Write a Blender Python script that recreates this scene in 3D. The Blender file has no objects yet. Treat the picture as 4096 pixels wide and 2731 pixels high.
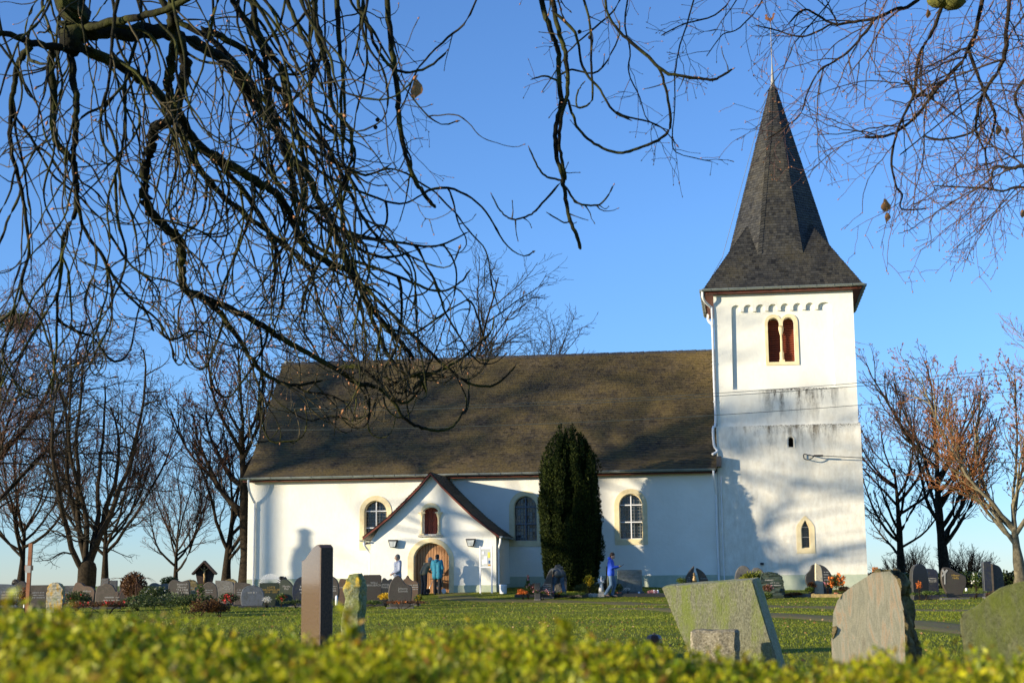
import bpy, bmesh, math, random
import numpy as np
from math import sin, cos, tan, pi, radians, atan, sqrt
from mathutils import Vector, Matrix
from mathutils.geometry import tessellate_polygon
SC = bpy.context.scene
COL = SC.collection
random.seed(7); RNG = np.random.default_rng(7)

# ---------------------------------------------------------------- camera
F = 6100.0; PITCH = atan(954.5 / F); ROLL = .0095; EYE = Vector((0, 0, .78))
fw = Vector((0, cos(PITCH), sin(PITCH))); rx = Vector((1, 0, 0)); uy = Vector((0, -sin(PITCH), cos(PITCH)))
rt = rx * cos(ROLL) - uy * sin(ROLL); up = rx * sin(ROLL) + uy * cos(ROLL)
cam = bpy.data.cameras.new('camera'); co = bpy.data.objects.new('camera', cam); COL.objects.link(co)
co.matrix_world = Matrix(((rt.x, up.x, -fw.x, EYE.x), (rt.y, up.y, -fw.y, EYE.y), (rt.z, up.z, -fw.z, EYE.z), (0, 0, 0, 1)))
cam.sensor_width = 36; cam.lens = F / 4096 * 36; cam.clip_start = .05; cam.clip_end = 9000
cam.dof.use_dof = True; cam.dof.focus_distance = 32; cam.dof.aperture_fstop = 7.6
SC.camera = co
# ---------------------------------------------------------------- light
SUN_EL = radians(9.6)
SUN = Vector((-.924 * cos(SUN_EL), -.381 * cos(SUN_EL), sin(SUN_EL))).normalized()
wd = bpy.data.worlds.new('World'); SC.world = wd; wd.use_nodes = True
nt = wd.node_tree; bg = nt.nodes['Background']
sky = nt.nodes.new('ShaderNodeTexSky'); sky.sky_type = 'NISHITA'; sky.sun_disc = False
sky.sun_elevation = SUN_EL; sky.sun_rotation = math.atan2(SUN.x, SUN.y)
sky.altitude = 1500; sky.air_density = 1.0; sky.dust_density = 0; sky.ozone_density = 4.4
hs = nt.nodes.new('ShaderNodeHueSaturation'); hs.inputs['Saturation'].default_value = 1.0; hs.inputs['Value'].default_value = 1.0
nt.links.new(sky.outputs[0], hs.inputs['Color']); tn = nt.nodes.new('ShaderNodeMixRGB'); tn.blend_type = 'MULTIPLY'; tn.inputs[0].default_value = 1; tn.inputs[2].default_value = (1.10, 1.06, 1.14, 1)
tcw = nt.nodes.new('ShaderNodeTexCoord'); sxw = nt.nodes.new('ShaderNodeSeparateXYZ'); rpw = nt.nodes.new('ShaderNodeValToRGB'); rpw.color_ramp.elements[0].color = (.76, .79, .84, 1); rpw.color_ramp.elements[1].position = .22; rpw.color_ramp.elements[1].color = (1, 1, 1, 1)
nt.links.new(tcw.outputs['Generated'], sxw.inputs[0]); nt.links.new(sxw.outputs[2], rpw.inputs[0]); tn2 = nt.nodes.new('ShaderNodeMixRGB'); tn2.blend_type = 'MULTIPLY'; tn2.inputs[0].default_value = 1; nt.links.new(hs.outputs[0], tn2.inputs[1]); nt.links.new(rpw.outputs[0], tn2.inputs[2]); nt.links.new(tn2.outputs[0], tn.inputs[1]); nt.links.new(tn.outputs[0], bg.inputs['Color'])
bg.inputs['Strength'].default_value = .15
sl = bpy.data.lights.new('sun', 'SUN'); sl.energy = 5; sl.angle = radians(.53); sl.color = (1, .87, .65)
so = bpy.data.objects.new('sun', sl); COL.objects.link(so); so.rotation_euler = SUN.to_track_quat('Z', 'Y').to_euler(); so.location = (-60, -30, 40)
SC.view_settings.view_transform = 'Standard'; SC.view_settings.look = 'None'; SC.view_settings.gamma = 1
SC.view_settings.use_curve_mapping = False; SC.view_settings.exposure = .75
SC.cycles.max_bounces = 6; SC.cycles.transparent_max_bounces = 8

# ---------------------------------------------------------------- helpers
def ray(x, y): return fw + rt * ((x - 2048) / F) - up * ((y - 1365.5) / F)
def at(x, y, Y):                       # the world point seen at photo pixel (x, y) at distance Y
    d = ray(x, y); return EYE + d * (Y / d.y)
AZ = radians(8.6); CU = Vector((cos(AZ), -sin(AZ), 0)); CN = Vector((sin(AZ), cos(AZ), 0)); CO = Vector((0, 64, 0))
def loc(x, y, v=0):                    # church-local (x, z) of a pixel on the plane v
    d = ray(x, y); t = (CO + v * CN - EYE).dot(CN) / d.dot(CN); q = EYE + t * d - CO
    return q.dot(CU), q.z
def sm(t): t = max(0., min(1., t)); return t * t * (3 - 2 * t)
def terr(x, y):
    v = sin(AZ) * x + cos(AZ) * (y - 64); u = cos(AZ) * x - sin(AZ) * (y - 64)
    z = .5 * sm((v + 9) / 9)
    z *= 1 - .42 * sm((u - 4) / 6) - .45 * sm((-u - 1) / 5) * sm((v+9)/4)
    z *= 1 - sm((y - 75) / 14)
    z -= 6.5 * sm((y - 84) / 80)
    z += .02 * sin(x * .7 + y * .3) + .02 * sin(y * .9 - x * .4) if y < 60 else 0
    return z
def tag(o, label=None, cat=None, group=None, kind=None):
    if label: o['label'] = label
    if cat: o['category'] = cat
    if group: o['group'] = group
    if kind: o['kind'] = kind
    return o
def empty(name, l=(0, 0, 0), rz=0, label=None, cat=None, group=None, kind=None):
    o = bpy.data.objects.new(name, None); COL.objects.link(o); o.location = l; o.rotation_euler = (0, 0, rz)
    return tag(o, label, cat, group, kind)
def link(name, me, m=None, parent=None, l=None, rot=None):
    if m is not None and not me.materials:
        for q in (m if isinstance(m, (list, tuple)) else [m]): me.materials.append(q)
    o = bpy.data.objects.new(name, me); COL.objects.link(o)
    if parent: o.parent = parent
    if l is not None: o.location = l
    if rot is not None: o.rotation_euler = rot
    return o
class MB:
    def __init__(s): s.v = []; s.f = []; s.mi = []; s.m = 0
    def add(s, vs, fs):
        b = len(s.v); s.v += [tuple(q) for q in vs]; s.f += [tuple(b + i for i in f) for f in fs]; s.mi += [s.m] * len(fs); return s
    def box(s, c, d, rz=0, M=None, ch=0):
        hx, hy, hz = d[0] / 2, d[1] / 2, d[2] / 2; R = M or Matrix.Rotation(rz, 3, 'Z'); c = Vector(c)
        if not ch:
            vs = [c + R @ Vector((a * hx, b * hy, e * hz)) for a in (-1, 1) for b in (-1, 1) for e in (-1, 1)]
            return s.add(vs, [(0, 1, 3, 2), (4, 6, 7, 5), (0, 4, 5, 1), (2, 3, 7, 6), (0, 2, 6, 4), (1, 5, 7, 3)])
        def oct_(z, k): return [c + R @ Vector(p) for p in ((-hx + k, -hy, z), (hx - k, -hy, z), (hx, -hy + k, z), (hx, hy - k, z), (hx - k, hy, z), (-hx + k, hy, z), (-hx, hy - k, z), (-hx, -hy + k, z))]
        def ins(z): return [c + R @ Vector((a * (hx - ch), b * (hy - ch), z)) for a, b in ((-1, -1), (1, -1), (1, 1), (-1, 1))]
        A = oct_(-hz + ch, ch); B = oct_(hz - ch, ch); vs = A + B + ins(-hz) + ins(hz)
        fs = [(i, (i + 1) % 8, 8 + (i + 1) % 8, 8 + i) for i in range(8)]
        fs += [(19, 18, 17, 16), (20, 21, 22, 23)]
        for k in range(4):
            a, b, e = 2 * k, 2 * k + 1, (2 * k + 2) % 8
            fs += [(8 + a, 8 + b, 20 + (k + 1) % 4, 20 + k), (8 + b, 8 + e, 20 + (k + 1) % 4)]
            fs += [(b, a, 16 + k, 16 + (k + 1) % 4), (e, b, 16 + (k + 1) % 4)]
        return s.add(vs, fs)
    def tube(s, pts, r, k=8, cap=True):
        pts = [Vector(p) for p in pts]; n = len(pts); rs = r if isinstance(r, (list, tuple)) else [r] * n; vs = []
        pr = None
        for i, p in enumerate(pts):
            t = (pts[min(i + 1, n - 1)] - pts[max(i - 1, 0)]).normalized()
            if pr is None: pr = t.orthogonal().normalized()
            pr = (pr - t * pr.dot(t)).normalized(); b = t.cross(pr)
            vs += [p + (pr * cos(2 * pi * j / k) + b * sin(2 * pi * j / k)) * rs[i] for j in range(k)]
        fs = [(i * k + j, i * k + (j + 1) % k, (i + 1) * k + (j + 1) % k, (i + 1) * k + j) for i in range(n - 1) for j in range(k)]
        if cap: fs += [tuple(range(k))[::-1], tuple((n - 1) * k + j for j in range(k))]
        return s.add(vs, fs)
    def lathe(s, prof, c=(0, 0, 0), k=16, sq=1):
        c = Vector(c); n = len(prof)
        vs = [c + Vector((r * cos(2 * pi * j / k), r * sin(2 * pi * j / k) * sq, z)) for r, z in prof for j in range(k)]
        fs = [(i * k + j, i * k + (j + 1) % k, (i + 1) * k + (j + 1) % k, (i + 1) * k + j) for i in range(n - 1) for j in range(k)]
        fs += [tuple(range(k))[::-1], tuple((n - 1) * k + j for j in range(k))]
        return s.add(vs, fs)
    def prism(s, outer, holes=(), y0=0, y1=.1, back=True, ch=0):
        """polygon in x-z with holes, extruded from y0 (front) to y1."""
        loops = [outer] + list(holes)
        def area(l): return sum(l[i][0] * l[(i + 1) % len(l)][1] - l[(i + 1) % len(l)][0] * l[i][1] for i in range(len(l)))
        loops = [l if (area(l) > 0) == (k == 0) else l[::-1] for k, l in enumerate(loops)]
        tris = tessellate_polygon([[Vector((x, z, 0)) for x, z in l] for l in loops])
        flat = [p for l in loops for p in l]; n = len(flat)
        def fix(t):
            a, b, c = (flat[i] for i in t)
            return t if (b[0] - a[0]) * (c[1] - a[1]) - (b[1] - a[1]) * (c[0] - a[0]) > 0 else (t[0], t[2], t[1])
        tris = [fix(tuple(t)) for t in tris]
        if ch:
            cx = sum(p[0] for p in outer) / len(outer); cz = sum(p[1] for p in outer) / len(outer)
            L = loops[0]; m = len(L); fl = []
            for i in range(m):
                a, b, c = L[i - 1], L[i], L[(i + 1) % m]
                nx, nz = (c[1] - a[1]), -(c[0] - a[0]); q = math.hypot(nx, nz) or 1
                fl.append((b[0] - nx / q * ch, b[1] - nz / q * ch))
            vs = [(x, y0, z) for x, z in fl] + [(x, y0 + ch, z) for x, z in L] + [(x, y1 - ch, z) for x, z in L] + [(x, y1, z) for x, z in fl]
            fs = [t for t in tris] + [tuple(3 * m + i for i in t[::-1]) for t in tris]
            for r in range(3): fs += [((r + 1) * m + i, (r + 1) * m + (i + 1) % m, r * m + (i + 1) % m, r * m + i) for i in range(m)]
            return s.add(vs, fs)
        vs = [(x, y0, z) for x, z in flat] + [(x, y1, z) for x, z in flat]
        fs = list(tris)
        if back: fs += [tuple(n + i for i in t[::-1]) for t in tris]
        b = 0
        for l in loops:
            m = len(l); fs += [(n + b + i, n + b + (i + 1) % m, b + (i + 1) % m, b + i) for i in range(m)]; b += m
        return s.add(vs, fs)
    def mesh(s, name='m', smooth=False):
        me = bpy.data.meshes.new(name); me.from_pydata([tuple(v) for v in s.v], [], s.f); me.update()
        if any(s.mi): me.polygons.foreach_set('material_index', s.mi)
        if smooth: me.polygons.foreach_set('use_smooth', [True] * len(me.polygons))
        return me
    def build(s, name, m, parent=None, smooth=False, l=None, rot=None): return link(name, s.mesh(name, smooth), m, parent, l, rot)
def npmesh(name, V, Q, smooth=False):
    """fast mesh of quads (N,4) or triangles (N,3)"""
    V = np.asarray(V, np.float32); Q = np.asarray(Q, np.int32); k = Q.shape[1]
    me = bpy.data.meshes.new(name); me.vertices.add(len(V)); me.vertices.foreach_set('co', V.ravel())
    me.loops.add(Q.size); me.loops.foreach_set('vertex_index', Q.ravel())
    me.polygons.add(len(Q)); me.polygons.foreach_set('loop_start', np.arange(0, Q.size, k, dtype=np.int32))
    me.polygons.foreach_set('loop_total', np.full(len(Q), k, np.int32))
    if smooth: me.polygons.foreach_set('use_smooth', np.ones(len(Q), bool))
    me.update(calc_edges=True); me.validate(); return me
class Tubes:
    """many tapered polylines turned into one mesh quickly"""
    def __init__(s, k=4): s.k = k; s.P = []; s.R = []
    def add(s, P, R): s.P.append(np.asarray(P, float)); s.R.append(np.asarray(R, float))
    def mesh(s, name):
        k = s.k; P = np.concatenate(s.P); R = np.concatenate(s.R); T = np.empty_like(P); st = 0; seg = []
        for p in s.P:
            n = len(p); t = np.gradient(p, axis=0); T[st:st + n] = t; seg.append(np.arange(st, st + n - 1)); st += n
        T /= np.linalg.norm(T, axis=1, keepdims=True) + 1e-9
        ref = np.where(np.abs(T[:, 2:3]) > .85, np.array([[1., 0, 0]]), np.array([[0, 0, 1.]]))
        A = np.cross(T, ref); A /= np.linalg.norm(A, axis=1, keepdims=True) + 1e-9; B = np.cross(T, A)
        an = np.arange(k) * 2 * pi / k
        V = P[:, None] + R[:, None, None] * (A[:, None] * np.cos(an)[None, :, None] + B[:, None] * np.sin(an)[None, :, None])
        S = np.concatenate(seg); j = np.arange(k); j2 = (j + 1) % k
        Q = np.stack([S[:, None] * k + j, S[:, None] * k + j2, (S[:, None] + 1) * k + j2, (S[:, None] + 1) * k + j], -1).reshape(-1, 4)
        return npmesh(name, V.reshape(-1, 3), Q, True)
    def build(s, name, m, parent=None): return link(name, s.mesh(name), m, parent)
def crom(pts, n=6, closed=False):
    pts = [np.array(p, float) for p in pts]; out = []; N = len(pts)
    for i in range(N if closed else N - 1):
        p0, p1, p2, p3 = (pts[(i - 1) % N], pts[i], pts[(i + 1) % N], pts[(i + 2) % N]) if closed else (pts[max(i - 1, 0)], pts[i], pts[i + 1], pts[min(i + 2, N - 1)])
        for j in range(n):
            t = j / n; out.append(.5 * ((2 * p1) + (-p0 + p2) * t + (2 * p0 - 5 * p1 + 4 * p2 - p3) * t * t + (-p0 + 3 * p1 - 3 * p2 + p3) * t ** 3))
    if not closed: out.append(pts[-1])
    return np.array(out)
# ---------------------------------------------------------------- materials
class NT:
    def __init__(s, name):
        s.m = bpy.data.materials.new(name); s.m.use_nodes = True; s.t = s.m.node_tree; s.b = s.t.nodes['Principled BSDF']; s.out = s.t.nodes['Material Output']
        s.tc = None
    def n(s, ty, **kw):
        q = s.t.nodes.new('ShaderNode' + ty)
        for k, v in kw.items():
            if hasattr(q, k): setattr(q, k, v)
            else: q.inputs[k.replace('_', ' ')].default_value = v
        return q
    def l(s, a, b): s.t.links.new(a, b)
    def co(s, kind='Object', scale=(1, 1, 1)):
        if s.tc is None: s.tc = s.n('TexCoord')
        mp = s.n('Mapping'); mp.inputs['Scale'].default_value = scale; s.l(s.tc.outputs[kind], mp.inputs[0]); return mp.outputs[0]
    def noise(s, sc, det=4, ro=.55, co=None, dist=0):
        q = s.n('TexNoise', Scale=sc, Detail=det, Roughness=ro, Distortion=dist); s.l(co or s.co(), q.inputs['Vector']); return q.outputs['Fac']
    def ramp(s, f, stops, interp='LINEAR'):
        q = s.n('ValToRGB'); q.color_ramp.interpolation = interp
        while len(q.color_ramp.elements) < len(stops): q.color_ramp.elements.new(.5)
        for e, (p, c) in zip(q.color_ramp.elements, stops): e.position = p; e.color = c if len(c) == 4 else (*c, 1)
        s.l(f, q.inputs[0]); return q.outputs[0]
    def mix(s, f, a, b, mode='MIX'):
        q = s.n('MixRGB', blend_type=mode)
        for i, v in ((0, f), (1, a), (2, b)):
            if isinstance(v, (int, float)): q.inputs[i].default_value = v
            elif isinstance(v, tuple): q.inputs[i].default_value = (*v[:3], 1)
            else: s.l(v, q.inputs[i])
        return q.outputs[0]
    def math(s, op, a, b=0., c=0.):
        q = s.n('Math', operation=op)
        for i, v in enumerate((a, b, c)):
            if isinstance(v, (int, float)): q.inputs[i].default_value = v
            else: s.l(v, q.inputs[i])
        return q.outputs[0]
    def base(s, c):
        if isinstance(c, tuple): s.b.inputs['Base Color'].default_value = (*c[:3], 1)
        else: s.l(c, s.b.inputs['Base Color'])
    def rough(s, v, spec=.5):
        if isinstance(v, (int, float)): s.b.inputs['Roughness'].default_value = v
        else: s.l(v, s.b.inputs['Roughness'])
        s.b.inputs['Specular IOR Level'].default_value = spec
    def bump(s, h, st=.3, d=.02):
        q = s.n('Bump', Strength=st, Distance=d); s.l(h, q.inputs['Height']); s.l(q.outputs[0], s.b.inputs['Normal'])
def mat(name, c1, c2=None, sc=8, rough=.8, bump=0, bsc=None, spec=.4, isl=0, metal=0, det=5, lo=.35, hi=.65, st=(1, 1, 1)):
    q = NT(name); c = c1
    if c2: c = q.ramp(q.noise(sc, det, co=q.co(scale=st)), [(lo, c1), (hi, c2)])
    if isl:
        g = q.n('NewGeometry'); k = q.ramp(g.outputs['Random Per Island'], [(0, (1 - isl,) * 3), (1, (1 + isl * .6,) * 3)])
        c = q.mix(1, c, k, 'MULTIPLY')
    q.base(c); q.rough(rough, spec); q.b.inputs['Metallic'].default_value = metal
    if bump: q.bump(q.noise(bsc or sc * 3, 5), bump, .02)
    return q.m
def leafmat(name, cols, trans=.4, rough=.5, spec=.35):
    q = NT(name); g = q.n('NewGeometry'); c = q.ramp(g.outputs['Random Per Island'], [(i / max(1, len(cols) - 1), k) for i, k in enumerate(cols)])
    q.base(c); q.rough(rough, spec)
    tr = q.n('BsdfTranslucent'); q.l(c, tr.inputs[0]); mx = q.n('MixShader', Fac=trans); q.l(q.b.outputs[0], mx.inputs[1]); q.l(tr.outputs[0], mx.inputs[2]); q.l(mx.outputs[0], q.out.inputs[0])
    return q.m
def granite(name, c1, c2, sc=60, rough=.35, lich=None, amt=.6, streak=False, bump=.08):
    q = NT(name); v = q.noise(sc, 6, .7); c = q.ramp(v, [(.38, c1), (.62, c2)])
    big = q.noise(2.2, 4, .6, co=q.co(scale=(4, 4, 1) if streak else (1, 1, 1))); c = q.mix(q.ramp(big, [(.3, (0, 0, 0)), (.7, (.45,) * 3)]), c, tuple(k * .6 for k in c1))
    if lich:
        l = q.noise(5, 6, .65, co=q.co(scale=(1.6, 1.6, .7))); c = q.mix(q.ramp(l, [(amt - .08, (0, 0, 0)), (amt + .05, (1, 1, 1))]), c, lich)
    c = q.mix(q.ramp(q.noise(9, 7, .75), [(.48, (0, 0, 0)), (.62, (.55,) * 3)]), c, (.06, .06, .04)); q.base(c); q.rough(rough, .4); q.bump(v, bump, .01); return q.m
MAT = {}
def plaster():
    q = NT('plaster_white'); co = q.co(); big = q.noise(.8, 5, .6)
    c = q.ramp(big, [(.3, (.79, .76, .66)), (.65, (.85, .83, .74))])
    sep = q.n('SeparateXYZ'); q.l(co, sep.inputs[0]); x, z = sep.outputs[0], sep.outputs[2]
    stre = q.noise(1.0, 8, .7, co=q.co(scale=(2.6, 1, .55))); fine = q.noise(14, 6, .75)
    def band(z0, drop, x0, x1, soft=.5):
        a = q.math('SUBTRACT', z0, z); f = q.ramp(q.math('DIVIDE', a, drop), [(0, (0, 0, 0)), (.02, (1, 1, 1)), (.3, (.55,) * 3), (1, (0, 0, 0))])
        s1 = q.ramp(q.math('DIVIDE', q.math('SUBTRACT', x, x0), x1 - x0), [(0, (0, 0, 0)), (.25, (1, 1, 1)), (.75, (.9,) * 3), (1, (0, 0, 0))])
        return q.math('MULTIPLY', f, s1)
    m1 = q.math('MULTIPLY', band(6.96, 1.5, 8.6, 14.6), q.ramp(stre, [(.42, (0, 0, 0)), (.60, (.95,) * 3)]))
    m2 = q.math('MULTIPLY', band(8.475, 1.7, 10.0, 14.0), q.ramp(stre, [(.44, (0, 0, 0)), (.60, (.95,) * 3)]))
    m3 = q.math('MULTIPLY', band(6.97, .28, 9.5, 15.2), q.ramp(fine, [(.42, (0, 0, 0)), (.6, (1, 1, 1))]))
    m4 = q.math('MULTIPLY', band(8.48, .3, 10.3, 14), q.ramp(fine, [(.42, (0, 0, 0)), (.6, (1, 1, 1))]))
    m = q.math('MAXIMUM', q.math('MAXIMUM', m1, m2), q.math('MAXIMUM', m3, m4))
    m = q.math('MULTIPLY', m, q.ramp(fine, [(.3, (.45,) * 3), (.65, (1,) * 3)]))
    c = q.mix(q.ramp(m, [(.05, (0, 0, 0)), (.55, (.95,) * 3)]), c, (.055, .045, .032))
    tw = q.ramp(x, [(0, (0, 0, 0)), (1, (0, 0, 0))])
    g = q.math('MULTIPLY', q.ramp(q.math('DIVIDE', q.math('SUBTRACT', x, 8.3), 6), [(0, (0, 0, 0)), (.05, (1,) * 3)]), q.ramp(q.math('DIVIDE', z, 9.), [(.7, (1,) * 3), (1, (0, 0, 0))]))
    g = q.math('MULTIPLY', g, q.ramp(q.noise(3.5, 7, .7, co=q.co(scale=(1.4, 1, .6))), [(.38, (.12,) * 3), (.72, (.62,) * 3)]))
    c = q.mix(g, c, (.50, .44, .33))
    q.base(c); q.rough(.95, .15); q.bump(q.math('ADD', q.math('MULTIPLY', q.noise(6, 5, .6), .7), q.math('MULTIPLY', q.noise(40, 4, .7), .3)), .55, .03)
    return q.m
def slatemat(name, a, b, l1, amt=.5):
    q = NT(name); g = q.n('NewGeometry'); r = g.outputs['Random Per Island']
    c = q.ramp(r, [(0, a), (.5, b), (.8, tuple(k * 1.35 for k in b)), (.97, tuple(k * .5 for k in a)), (1, tuple(k * .4 for k in a))])
    c = q.mix(1, c, q.ramp(q.noise(.28, 4, .6), [(.32, (.55, .57, .66)), (.5, (.95, .93, .90)), (.68, (1.25, 1.12, .9))]), 'MULTIPLY'); lm = q.noise(.9, 7, .7, co=q.co()); lf = q.noise(9, 6, .75); t = q.math('ADD', q.math('MULTIPLY', lm, .55), q.math('MULTIPLY', lf, .45))
    c = q.mix(q.ramp(t, [(amt - .08, (0, 0, 0)), (amt + .1, (.85,) * 3)]), c, l1)
    q.base(c); q.rough(.62, .45); q.bump(lf, .4, .01); return q.m
MAT['plaster'] = plaster()
MAT['plinth'] = mat('plinth_paint', (.40, .46, .34), (.50, .53, .40), 3, .9, .3, 30, .2)
MAT['trim'] = mat('sandstone_trim', (.74, .60, .34), (.82, .70, .44), 4, .85, .2, 30, .2)
MAT['slate'] = slatemat('roof_slate', (.040, .031, .020), (.078, .060, .034), (.135, .096, .028), .50)
MAT['spslate'] = slatemat('spire_slate', (.020, .020, .019), (.042, .041, .036), (.070, .058, .030), .57)
MAT['newslate'] = slatemat('dark_slate', (.03, .03, .032), (.042, .042, .045), (.06, .055, .04), .7)
MAT['zinc'] = mat('zinc', (.24, .27, .26), (.33, .36, .35), 3, .45, .05, 20, .5, metal=.6)
MAT['redwood'] = mat('red_painted_wood', (.11, .022, .010), (.17, .036, .015), 6, .6, .1, 40)
MAT['whitepipe'] = mat('white_painted_pipe', (.74, .73, .70), (.80, .79, .76), 4, .5)
MAT['oak'] = mat('door_oak', (.34, .16, .06), (.52, .27, .12), 9, .6, .25, 30, isl=.25, st=(3, 3, .25))
MAT['louvre'] = mat('louvre_wood', (.13, .026, .012), (.21, .045, .018), 8, .6)
MAT['dark'] = mat('dark_void', (.006, .006, .006), None, rough=.9)
MAT['iron'] = mat('black_iron', (.02, .02, .022), (.03, .03, .03), 10, .5)
MAT['whiteframe'] = mat('white_window_frame', (.74, .75, .76), None, rough=.5)
MAT['lead'] = mat('lead_came', (.15, .16, .17), None, rough=.5)
q = NT('leaded_glass'); q.base(q.ramp(q.n('NewGeometry').outputs['Random Per Island'], [(0, (.008, .012, .018)), (.8, (.02, .035, .045)), (1, (.07, .11, .13))])); q.rough(.12, .5); MAT['glass'] = q.m
MAT['paper'] = mat('paper', (.8, .8, .76), None, rough=.8)
MAT['gold'] = mat('gold_lettering', (.62, .40, .10), None, rough=.4, metal=.4)
MAT['cream'] = mat('pale_lettering', (.36, .35, .32), None, rough=.7)
MAT['white'] = mat('white_stone', (.78, .77, .74), (.6, .6, .57), 20, .6)
MAT['bark'] = mat('dark_bark', (.015, .011, .007), (.042, .031, .019), 9, .95, .8, 30, .15)
MAT['barkgreen'] = mat('mossy_bark', (.010, .009, .005), (.075, .080, .016), 5, .9, .6, 40, .2, lo=.45, hi=.75)
MAT['twigdark'] = mat('dark_twigs', (.012, .010, .007), (.032, .026, .015), 4, .8, 0, spec=.25)
MAT['twigred'] = mat('reddish_twigs', (.07, .035, .022), (.14, .065, .038), 2, .8)
MAT['twigorange'] = mat('orange_brown_twigs', (.20, .085, .025), (.36, .13, .035), 2, .8)
MAT['twigtan'] = mat('tan_twigs', (.12, .10, .045), (.22, .17, .08), 2, .8)
MAT['bud'] = mat('brown_bud', (.30, .12, .05), (.42, .2, .08), 20, .5)
# ---------------------------------------------------------------- ground
q = NT('lawn'); a = q.noise(.35, 6, .65); b = q.noise(5, 6, .7); c = q.ramp(q.math('ADD', q.math('MULTIPLY', a, .5), q.math('MULTIPLY', b, .5)), [(.36, (.09, .12, .010)), (.5, (.16, .19, .014)), (.63, (.26, .25, .025))])
c = q.mix(q.ramp(q.noise(2.2, 6, .8), [(.60, (0, 0, 0)), (.72, (.55,) * 3)]), c, (.15, .085, .032))
q.base(c); q.rough(.9, .15); q.bump(q.noise(18, 6, .8), .9, .08); MAT['lawn'] = q.m
xs = np.concatenate([np.array([-4000, -1500, -500, -200, -110, -70]), np.arange(-45, 46, 1.), np.array([70, 110, 200, 500, 1500, 4000])])
ys = np.concatenate([np.array([-500, -60, -12, -4]), np.arange(0, 92, 1.), np.array([95, 100, 106, 112, 120, 128, 138, 150, 170, 200, 400, 1000, 2500, 6000])])
V = [(x, y, terr(x, y)) for y in ys for x in xs]; nx = len(xs)
Q = [(j * nx + i, j * nx + i + 1, (j + 1) * nx + i + 1, (j + 1) * nx + i) for j in range(len(ys) - 1) for i in range(nx - 1)]
tag(link('ground', npmesh('ground', V, Q, True), MAT['lawn']), kind='structure')
q = NT('path_asphalt'); q.base(q.ramp(q.noise(6, 7, .75), [(.35, (.13, .105, .045)), (.50, (.17, .135, .06)), (.54, (.12, .14, .02)), (.66, (.24, .17, .06))])); q.rough(.9, .2); q.bump(q.noise(60, 4), .4, .01); MAT['path'] = q.m
def ribbon(name, pts, w):
    c = crom(pts, 14); V = []; Q = []
    for i, p in enumerate(c):
        t = c[min(i + 1, len(c) - 1)] - c[max(i - 1, 0)]; n = np.array([-t[1], t[0]]) / (np.hypot(*t) + 1e-9)
        for k in range(7):
            q_ = p + n * (k / 6 - .5) * w; V.append((q_[0], q_[1], terr(*q_) + .022 - .05 * (k in (0, 6))))
        if i: Q += [((i - 1) * 7 + k, (i - 1) * 7 + k + 1, i * 7 + k + 1, i * 7 + k) for k in range(6)]
    return tag(link(name, npmesh(name, V, Q, True), MAT['path']), kind='structure')
def gp(x, y):                                   # where the sight line of a pixel meets the ground
    lo, hi = 3., 90.
    d = ray(x, y)
    for _ in range(60):
        m = (lo + hi) / 2; p = EYE + d * (m / d.y)
        if p.z > terr(p.x, p.y): lo = m
        else: hi = m
    return np.array((p.x, p.y))
ribbon('path', [(-2.45, 60.4), (-2.0, 58.2), gp(1950, 2401), gp(2300, 2409), gp(2650, 2420), gp(3050, 2426), gp(3400, 2432), gp(4300, 2455)], 1.7)
ribbon('path', [gp(2500, 2434), gp(3080, 2458), gp(3330, 2474), gp(3760, 2506), gp(4300, 2550)], 1.25)
# ================================================================= church
church = empty('church', CO, -AZ, 'whitewashed country church with dark slate nave roof, porch and pointed spire tower', 'church')
def arch(x0, x1, zb, zt, n=14, rise=None, pointed=False):
    w = (x1 - x0) / 2; cx = (x0 + x1) / 2; rise = rise if rise is not None else w; zs = zt - rise
    pts = [(x0, zb), (x1, zb)]
    for i in range(n + 1):
        a = pi * i / n; px = cx + w * cos(a); pz = zs + rise * sin(a)
        if pointed: pz = zs + rise * max(0., 1 - abs(px - cx) / w) ** .62
        pts.append((px, pz))
    return pts
def segarch(x0, x1, zb, zs, zt, n=14):
    w = (x1 - x0) / 2; cx = (x0 + x1) / 2; h = zt - zs; R = (w * w + h * h) / (2 * h); A = math.asin(w / R)
    return [(x0, zb), (x1, zb)] + [(cx + R * sin(A - 2 * A * i / n), zt - R + R * cos(A - 2 * A * i / n)) for i in range(n + 1)]
PL = MAT['plaster']
# openings
WIN = [(-6.60, -5.21, 2.10, 4.38), (-.19, 1.19, 2.17, 4.46), (4.21, 5.57, 2.18, 4.47)]
inner = [arch(a + .2, b - .2, c + .21, d - .2) for a, b, c, d in WIN]
b = MB(); b.prism([(-11.52, -.4), (8.47, -.4), (8.47, 5.12), (-11.52, 5.12)], inner, 0, .6); b.build('wall', PL, church)
# west gable, rear and inner walls of the nave
b = MB(); b.add([(-11.52, .6, -.4), (-11.52, 10, -.4), (-11.52, 10, 5.1), (-11.52, 5.0, 10.6), (-11.52, .25, 5.6), (-11.52, .6, 5.1), (-11.1, .6, -.4), (-11.1, 10, -.4), (-11.1, 10, 5.1), (-11.1, 5.0, 10.6), (-11.1, .25, 5.6), (-11.1, .6, 5.1)],
      [(5, 4, 3, 2, 1, 0), (6, 7, 8, 9, 10, 11)] + [(i, (i + 1) % 6, 6 + (i + 1) % 6, 6 + i) for i in range(6)]).build('gable_wall', PL, church)
b = MB(); b.box((-1.3, 9.8, 2.3), (19.6, .4, 5.4)); b.box((8.6, 7.9, 2.3), (.4, 4.2, 5.4)); b.add([(8.44, 5.7, 5.0), (8.44, 10, 5.0), (8.44, 5.7, 10.1)], [(0, 1, 2)]).build('rear_wall', PL, church)
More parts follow.
